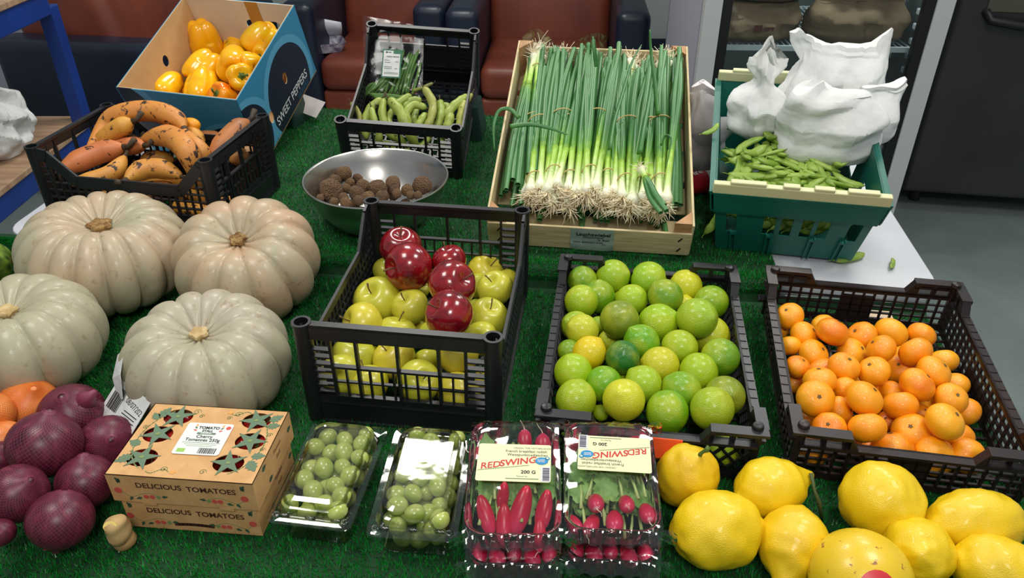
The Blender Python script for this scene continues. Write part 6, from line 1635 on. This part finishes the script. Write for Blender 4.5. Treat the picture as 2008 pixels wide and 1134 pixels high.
# ------------------------------------------------------------ grape punnets
m_grape = M('grape_skin', lin((168, 186, 84)), 0.22, lin((196, 204, 122)), 1.2, sss=0.3, coat=0.2)
me_gr = blob('grape', lambda th, t: (math.sin(t) * math.cos(th), math.sin(t) * math.sin(th), 1.16 * math.cos(t)), 20, 14, m_grape)
me_gs = MB().tube([(0, 0, 1.12), (0.02, 0, 1.3), (0.10, 0, 1.5)], [0.10, 0.05, 0.07], 5).mesh('stalk', m_stem, True)
def rring(w, l, r_, z, n=6, cx=0, cy=0): return [(x + cx, y + cy, z) for x, y in rrect(-w / 2, w / 2, -l / 2, l / 2, r_, n)]
rg = random.Random(17)
def punnet(label, loc, rot, W, L, zf, glabel, ggroup):
    t = thing('grape_punnet', label, 'punnet', loc, [R(a) for a in rot]); M_ = xf(loc, rot)
    MB().loft([rring(W * 0.74, L * 0.80, 0.012, 0.0), rring(W * 0.77, L * 0.83, 0.014, 0.004), rring(W * 0.83, L * 0.88, 0.018, zf - 0.004), rring(W * 0.86, L * 0.88, 0.02, zf)], True).build('tray', m_tray, t, smooth=True, angle=60)
    fl = MB()
    fl.loft([rring(W * 0.80, L * 0.84, 0.018, zf + 0.001), rring(W * 0.98, L * 0.97, 0.012, zf + 0.001), rring(W, L, 0.013, zf - 0.001), rring(W, L, 0.013, zf - 0.004)], False)
    fl.build('flange', m_tray, t, smooth=True, angle=40)
    lid = MB()
    lid.loft([rring(W * 0.82, L * 0.86, 0.018, zf + 0.001), rring(W * 0.78, L * 0.83, 0.018, zf + 0.012), rring(W * 0.74, L * 0.80, 0.018, zf + 0.013), rring(W * 0.70, L * 0.77, 0.018, zf + 0.022), rring(W * 0.60, L * 0.70, 0.014, zf + 0.024), rring(W * 0.58, L * 0.68, 0.013, zf + 0.0225), rring(W * 0.30, L * 0.40, 0.012, zf + 0.0225)], False, True)
    lo2 = lid.build('lid', m_tray, t, smooth=True, angle=35)
    for x in (-0.3, 0.0, 0.3):
        MB().tube([(W * x - 0.006, -L / 2 + 0.012, zf + 0.003), (W * x + 0.006, -L / 2 + 0.012, zf + 0.003)], 0.0022, 6).build('snap_lug', m_tray, lo2, smooth=True)
    for s in (-1, 1):
        MB().lathe([(0.0055, 0.0), (0.005, 0.003), (0.003, 0.0035), (0.0025, 0.001)], 14, c=(s * (W / 2 - 0.012), -L / 2 + 0.011, zf + 0.001)).build('corner_button', m_tray, t, smooth=True)
    # grapes packed in layers
    pts = []; tries = 0
    while len(pts) < 50 and tries < 14000:
        tries += 1
        z = rg.uniform(0.012, zf + 0.009); k = 0.5 * (0.74 + 0.09 * z / zf); r_ = rg.uniform(0.0112, 0.0136)
        x = rg.uniform(-1, 1) * (W * k - r_ - 0.002); y = rg.uniform(-1, 1) * (L * (k + 0.035) - r_ - 0.002); z = max(z, r_ + 0.003)
        if all((x - a) ** 2 + (y - b_) ** 2 + (z - c_) ** 2 > ((r_ + q) * 0.90) ** 2 for a, b_, c_, q in pts): pts.append((x, y, z, r_))
    for i, (x, y, z, r_) in enumerate(pts):
        o = inst('grape', me_gr, None, M_ @ Vector((x, y, z)), (R(90) + rg.uniform(-0.6, 0.6), 0, rg.uniform(0, 6.3)), r_); tag(o, glabel, 'grape', ggroup)
        if i % 4 == 0: inst('stalk', me_gs, o)
punnet('clear plastic punnet of green grapes next to the tomato boxes', (-0.2469, 0.7615, T + 0.006), (3.0, -0.5, -8.6), 0.1157, 0.1828, 0.052, 'green grape in the punnet next to the tomato boxes', 'grapes in the punnet by the tomatoes')
punnet('clear plastic punnet of green grapes next to the radishes', (-0.1195, 0.7450, T + 0.006), (0.5, 0.5, -4.5), 0.1180, 0.1980, 0.052, 'green grape in the punnet next to the radishes', 'grapes in the punnet by the radishes')

# ------------------------------------------------------------ radish packs
nt = NT('radish_skin'); tc = nt.n('ShaderNodeTexCoord'); sp = nt.n('ShaderNodeSeparateXYZ'); nt.l(tc.outputs['Object'], sp.inputs[0])
f = noise_tex(nt, 2, 2, rand=True); ad = nt.n('ShaderNodeMath', operation='MULTIPLY_ADD'); nt.l(f, ad.inputs[0]); ad.inputs[1].default_value = 0.35; nt.l(sp.outputs['Z'], ad.inputs[2])
nt.l(ramp(nt, ad.outputs[0], [(0.0, lin((240, 232, 226))), (0.02, lin((236, 210, 214))), (0.16, lin((212, 50, 92))), (0.6, lin((196, 22, 62))), (1.0, lin((184, 20, 52)))]), nt.b.inputs['Base Color'])
sp2 = nt.n('ShaderNodeMath', operation='MULTIPLY_ADD'); sp2.inputs[1].default_value = 0.4; sp2.inputs[2].default_value = 0.42; nt.l(sp.outputs['Z'], sp2.inputs[0]); nt.l(sp2.outputs[0], ad.inputs[2])
nt.b.inputs['Roughness'].default_value = 0.32; m_rad = nt.m
me_rd = blob('radish', lambda th, t: (0.62 * math.sin(t) ** 0.9 * (1 - 0.12 * math.cos(t)) * math.cos(th), 0.62 * math.sin(t) ** 0.9 * (1 - 0.12 * math.cos(t)) * math.sin(th), 1.15 * math.cos(t) - 0.10 * math.exp(-(math.sin(t) / 0.2) ** 2) * (1 if math.cos(t) < 0 else 0)), 22, 16, m_rad)
me_rtail = MB().tube(smooth_path([(0, 0, -1.1), (0.1, 0.05, -1.6), (0.4, 0.1, -2.0), (0.5, 0.3, -2.5)], 8), [0.12, 0.07, 0.05, 0.045, 0.04, 0.035, 0.03, 0.025, 0.02], 5).mesh('tail', m_root, True)
m_rlf = M('radish_leaf', lin((104, 150, 66)), 0.5, lin((142, 178, 98)), 30, bmp=0.4, bscale=50); m_rstalk = M('radish_stalk', lin((176, 196, 120)), 0.45)
def leaf_mesh(seed):
    r_ = random.Random(seed); m = MB(); n, k = 12, 6; L_ = 0.075; vv = []
    for i in range(n + 1):
        s = i / n; w_ = 0.017 * math.sin(math.pi * min(1, s * 0.9 + 0.08)) ** 0.7 * (1 + 0.18 * math.sin(i * 2.5 + seed))
        for j in range(k + 1):
            q = j / k * 2 - 1; vv.append((q * w_, s * L_, 0.004 * math.cos(q * 2.2) + 0.006 * math.sin(s * 5 + seed) + 0.003 * math.sin(q * 5 + i)))
    m.add(vv, [(i * (k + 1) + j, i * (k + 1) + j + 1, (i + 1) * (k + 1) + j + 1, (i + 1) * (k + 1) + j) for i in range(n) for j in range(k)])
    return m.mesh('leaf', m_rlf, True)
me_lf = [leaf_mesh(i) for i in range(4)]
me_stk2 = MB().tube([(0, -0.045, 0), (0.001, -0.02, 0.003), (0, 0.004, 0.003)], [0.0026, 0.0022, 0.0016], 6).mesh('stalk', m_rstalk, True)
m_rlabel = M('cream_label', lin((226, 224, 178)), 0.4); m_rred = M('red_lettering', lin((196, 48, 36)), 0.5); m_bluep = M('blue_emblem', lin((24, 134, 190)), 0.5); m_lilac = M('barcode_grey', lin((70, 66, 92)), 0.6)
rr_ = random.Random(29)
def radish(M_, x, y, z, s, rot, label, group, tail=True, long=1.0):
    o = inst('radish', me_rd, None, M_ @ Vector((x, y, z)), (M_.to_3x3().to_4x4() @ Euler([R(a) for a in rot]).to_matrix().to_4x4()).to_euler(), (s, s, s * long)); tag(o, label, 'radish', group)
    if tail: inst('tail', me_rtail, o, (0, 0, -0.35), (0, 0, rr_.uniform(0, 6)), (0.8, 0.8, 0.65 / long))
    return o
def radish_pack(label, loc, rot, W, L, h, top, layout, flip, where, wrap=True):
    t = thing('radish_pack', label, 'pack', loc, [R(a) for a in rot], 'radish packs'); M_ = xf(loc, rot)
    rings = [rring(W * 0.74, L * 0.82, 0.02, 0.0), rring(W * 0.78, L * 0.85, 0.022, 0.003), rring(W * 0.92, L * 0.94, 0.024, h - 0.004), rring(W * 0.97, L * 0.975, 0.025, h - 0.003), rring(W * 0.985, L * 0.985, 0.025, h)]
    MB().loft(rings, True).build('tray', m_tray, t, smooth=True, angle=60)
    rbm = MB()
    for s in (-1, 1):
        for k in range(6):
            x = -W * 0.30 + W * 0.12 * k
            rbm.bar((x, s * L * 0.432, 0.006), (x * 1.1, s * L * 0.468, h - 0.008), 0.006, 0.0015, up=(0, s, 0))
    rbm.build('tray_rib', m_tray, t)
    if wrap:
        # stretch film over the top with gathered ends
        n = 26; vv = []
        for j in range(n + 1):
            for i in range(n + 1):
                u, v = i / n * 2 - 1, j / n * 2 - 1; x = u * W * 0.505; y = v * L * 0.56
                z = h + 0.0045 * (1 - abs(u) ** 4) * (1 - abs(v) ** 6) + 0.0007 * noise.noise(Vector((x * 40, y * 40, loc[0] * 9)))
                if abs(v) > 0.86: z -= (abs(v) - 0.86) * 0.10 - 0.003 * math.sin(u * 17 + v); x *= 1 - (abs(v) - 0.86) * 0.35
                vv.append((x, y, z))
        MB().add(vv, [(j * (n + 1) + i, j * (n + 1) + i + 1, (j + 1) * (n + 1) + i + 1, (j + 1) * (n + 1) + i) for j in range(n) for i in range(n)]).build('stretch_film', m_film, t, smooth=True)
        MB().loft([rring(W * 1.01, L * 1.0, 0.026, h), rring(W * 0.99, L * 0.985, 0.025, h - 0.012), rring(W * 0.93, L * 0.95, 0.024, 0.010)], False).build('side_film', m_film, t, smooth=True)
        for (sx, sy) in ((-1, -1), (1, -1), (1, 1), (-1, 1)):
            if (sx, sy) == (-1, 1): continue
            m = MB(); c0 = Vector((sx * W * 0.47, sy * L * 0.49, h - 0.006)); vv = []
            for i in range(7):
                for j in range(5): vv.append(c0 + Vector((sx * (0.020 * j / 4), sy * 0.004 * j / 4, -0.012 + 0.02 * i / 6 - 0.003 * j / 4)) + Vector((0, 0.004 * math.sin(i * 2 + j), 0.002 * math.sin(j * 3))))
            m.add(vv, [(i * 5 + j, i * 5 + j + 1, i * 5 + j + 6, i * 5 + j + 5) for i in range(6) for j in range(4)]).build('gathered_corner', m_film, t, smooth=True)
    if top:
        lb_ = MB(); lw, lh = W * 0.80, L * 0.335; cx, cy = top
        R0 = math.pi if flip else 0
        def lz(x, y): return 0.0045 * (1 - abs(x / (W * 0.505)) ** 4)
        nn_ = 10; vv = [(-lw / 2 + lw * i / nn_, -lh / 2 + lh * j / 4, 0) for j in range(5) for i in range(nn_ + 1)]
        lab = MB().prism(rrect(-lw / 2, lw / 2, -lh / 2, lh / 2, 0.003, 3), 0, 0.0004).build('paper_label', m_rlabel, t, loc=(cx, cy, h + 0.0068), rot=(0, 0, R0 + R(-2)))
        k = lw / 0.10; z1 = 0.0007
        text_part(lab, 'RED', 0.0150 * k, (-0.032 * k, -0.0065 * k, z1), m_rred, rot=(0, 0, R(10)), bold=0.0002, shear=0.2)
        text_part(lab, 'SWING', 0.0155 * k, (0.005 * k, 0.0010 * k, z1), m_rred, rot=(0, 0, R(10)), bold=0.0003, shear=0.2)
        text_part(lab, 'ORIGIN: THE NETHERLANDS', 0.0040 * k, (0.024 * k, 0.0265 * k, z1), m_grn)
        text_part(lab, 'French breakfast radish', 0.0066 * k, (0.016 * k, 0.0205 * k, z1), m_ink, sx=0.92)
        text_part(lab, 'Weisspunktradieschen', 0.0066 * k, (0.018 * k, 0.0140 * k, z1), m_ink, sx=0.92)
        MB().box((-0.014 * k, -0.0100 * k, z1), (0.070 * k, 0.0007, 0.0002), rz=R(9)).build('printed_rule', m_vine, lab)
        text_part(lab, '200 G', 0.0080 * k, (0.020 * k, -0.0170 * k, z1), m_ink, bold=0.0002)
        text_part(lab, 'Packed by:', 0.0036 * k, (0.012 * k, -0.0245 * k, z1), m_grn)
        MB().box((0.012 * k, -0.0288 * k, z1), (0.044 * k, 0.0009, 0.0002)).build('printed_line', m_grn, lab)
        # round blue emblem with an open white ring
        decal(lab, ell(0.0375 * k, 0.0035 * k, 0.0088 * k, 0.0066 * k, 22), z1, m_bluep, 'emblem')
        decal(lab, ell(0.0450 * k, 0.0085 * k, 0.0036 * k, 0.0030 * k, 14), z1, m_bluep, 'emblem'); decal(lab, ell(0.0452 * k, 0.0085 * k, 0.0018 * k, 0.0015 * k, 12), z1 + 0.0004, m_rlabel, 'emblem')
        text_part(lab, 'PLANET', 0.0030 * k, (0.037 * k, 0.0050 * k, z1 + 0.0005), m_paper, bold=0.0001); text_part(lab, 'PROOF', 0.0030 * k, (0.037 * k, 0.0020 * k, z1 + 0.0005), m_paper, bold=0.0001)
        decal(lab, rrect(0.0365 * k, 0.0495 * k, -0.033 * k, -0.006 * k, 0.0006, 2), z1 - 0.0002, m_paper, 'barcode_patch')
        bc_ = MB(); yk = -0.031; rq = random.Random(8)
        while yk < -0.009:
            wk = rq.choice((0.0005, 0.0009, 0.0014)); bc_.box((0.0437 * k, yk * k, z1 + 0.0003), (0.0090 * k, wk * k, 0.0002)); yk += wk + rq.choice((0.0006, 0.0009))
        bc_.build('barcode', m_lilac, lab)
    gl_, gg_ = 'red radish in the ' + where, 'radishes in the ' + where
    for (x, y, z, s, rot) in layout: radish(M_, x * W / 0.125, y * L / 0.19, z, s, rot, gl_, gg_, where.startswith('upper'), 1.35 if where == 'upper pack beside the grapes' and y < 0 else 1.0)
    if layout and where.startswith('upper'):
        for k in range(30):
            x = -0.036 + 0.072 * (k % 7) / 6 + rr_.uniform(-0.004, 0.004); y = rr_.uniform(-0.035, 0.035) * (1 if k % 3 else -1) - (0.01 if k % 3 else -0.02); rz = rr_.uniform(-0.3, 0.3) + (math.pi if k % 3 == 0 else 0)
            lf = inst('radish_leaf', me_lf[k % 4], None, M_ @ Vector((x, y, h - 0.034 + 0.0055 * (k % 5))), (M_ @ Matrix.Rotation(rz, 4, 'Z') @ Matrix.Rotation(rr_.uniform(-0.15, 0.15), 4, 'X')).to_euler(), (0.9, 0.8 if k % 3 else 0.62, 0.8)); tag(lf, 'green radish leaf under the film of the ' + where, 'leaf', 'radish leaves in the ' + where)
            inst('stalk', me_stk2, lf)
    return t
RH = 0.046
lay1 = [(-0.014, -0.030, 0.037, 0.0125, (-25, 8, 0)), (-0.036, -0.050, 0.026, 0.0165, (-48, -28, 0)), (-0.012, -0.060, 0.022, 0.0160, (-50, 0, 0)), (0.010, -0.046, 0.031, 0.0200, (-48, 24, 0)), (0.040, -0.046, 0.031, 0.0165, (-42, 16, 0)), (0.014, 0.068, 0.032, 0.016, (110, 0, 0)), (0.040, 0.058, 0.030, 0.018, (120, 0, 0)), (-0.044, 0.050, 0.026, 0.018, (80, 0, 70)), (-0.02, 0.066, 0.02, 0.015, (70, 0, 20)), (0.034, -0.074, 0.02, 0.013, (-60, 0, 0))]
lay2 = [(-0.020, -0.042, 0.034, 0.017, (-120, 0, 0)), (0.020, -0.042, 0.034, 0.016, (-120, 10, 0)), (0.046, -0.052, 0.030, 0.016, (-110, 10, 0)), (0.004, -0.064, 0.026, 0.018, (-110, -10, 0)), (-0.026, -0.068, 0.022, 0.016, (-100, 0, -20)), (-0.048, -0.064, 0.018, 0.014, (-95, 0, 30)), (-0.044, 0.062, 0.030, 0.018, (20, 0, 0)), (-0.016, 0.066, 0.024, 0.015, (40, 0, 20)), (0.012, 0.064, 0.024, 0.016, (-80, 0, 60)), (0.040, 0.070, 0.032, 0.016, (40, 20, 0))]
lay0 = [(-0.046 + 0.023 * k, -0.058 - 0.012 * (k % 2), 0.020 + 0.008 * (k % 2), 0.0165, (-100 - 15 * (k % 3), 0, 15 * (k % 2))) for k in range(5)] + [(-0.04 + 0.027 * k, 0.058, 0.024, 0.016, (-60, 0, 40 * k)) for k in range(4)]
W1, L1_, W2, L2_ = 0.1196, 0.1930, 0.1187, 0.1850
radish_pack('lower clear pack of radishes, under the radish pack beside the grapes', (0.0045, 0.7080, T + 0.006), (0, 0, -1.2), W1, L1_, RH, None, lay0, False, 'lower pack beside the grapes')
radish_pack('clear film-wrapped radish pack beside the grapes, its label the right way up', (0.0031, 0.7150, T + 0.056), (1.5, -0.8, -1.2), W1, L1_, RH, (0.0, 0.012), lay1, False, 'upper pack beside the grapes')
radish_pack('lower clear pack of radishes, under the radish pack beside the lemons', (0.1290, 0.7090, T + 0.006), (0, 0, -3.8), W2, L2_, RH, None, lay0, False, 'lower pack beside the lemons')
radish_pack('clear film-wrapped radish pack beside the lemons, its label upside down', (0.1279, 0.7165, T + 0.056), (1.2, -1.2, -3.8), W2, L2_, RH, (0.006, 0.026), lay2, True, 'upper pack beside the lemons')

# cherry tomatoes under the lid cut-outs
m_tom = M('tomato_skin', lin((150, 16, 16)), 0.2, lin((178, 34, 22)), 1.5, coat=0.4)
me_tom = blob('cherry_tomato', lambda th, t: (math.sin(t) * math.cos(th), math.sin(t) * math.sin(th), 0.95 * math.cos(t)), 24, 16, m_tom)
me_cal = MB().prism(star_poly(0.5, 0.14), 0.93, 0.97).mesh('calyx', m_gstem)
MTB = xf(TLOC, TROT)
for i in range(6):
    for j in range(4):
        p = MTB @ Vector((-0.080 + 0.032 * i, -0.050 + 0.0335 * j, 0.054 + 0.0265 + 0.002 * ((i + j) % 2)))
        o = inst('cherry_tomato', me_tom, None, p, (rr_.uniform(0.5, 1.5), rr_.uniform(-1, 1), 0), 0.0152); tag(o, 'red cherry tomato under the lid of the upper tomato box', 'tomato', 'cherry tomatoes in the upper box'); inst('calyx', me_cal, o)
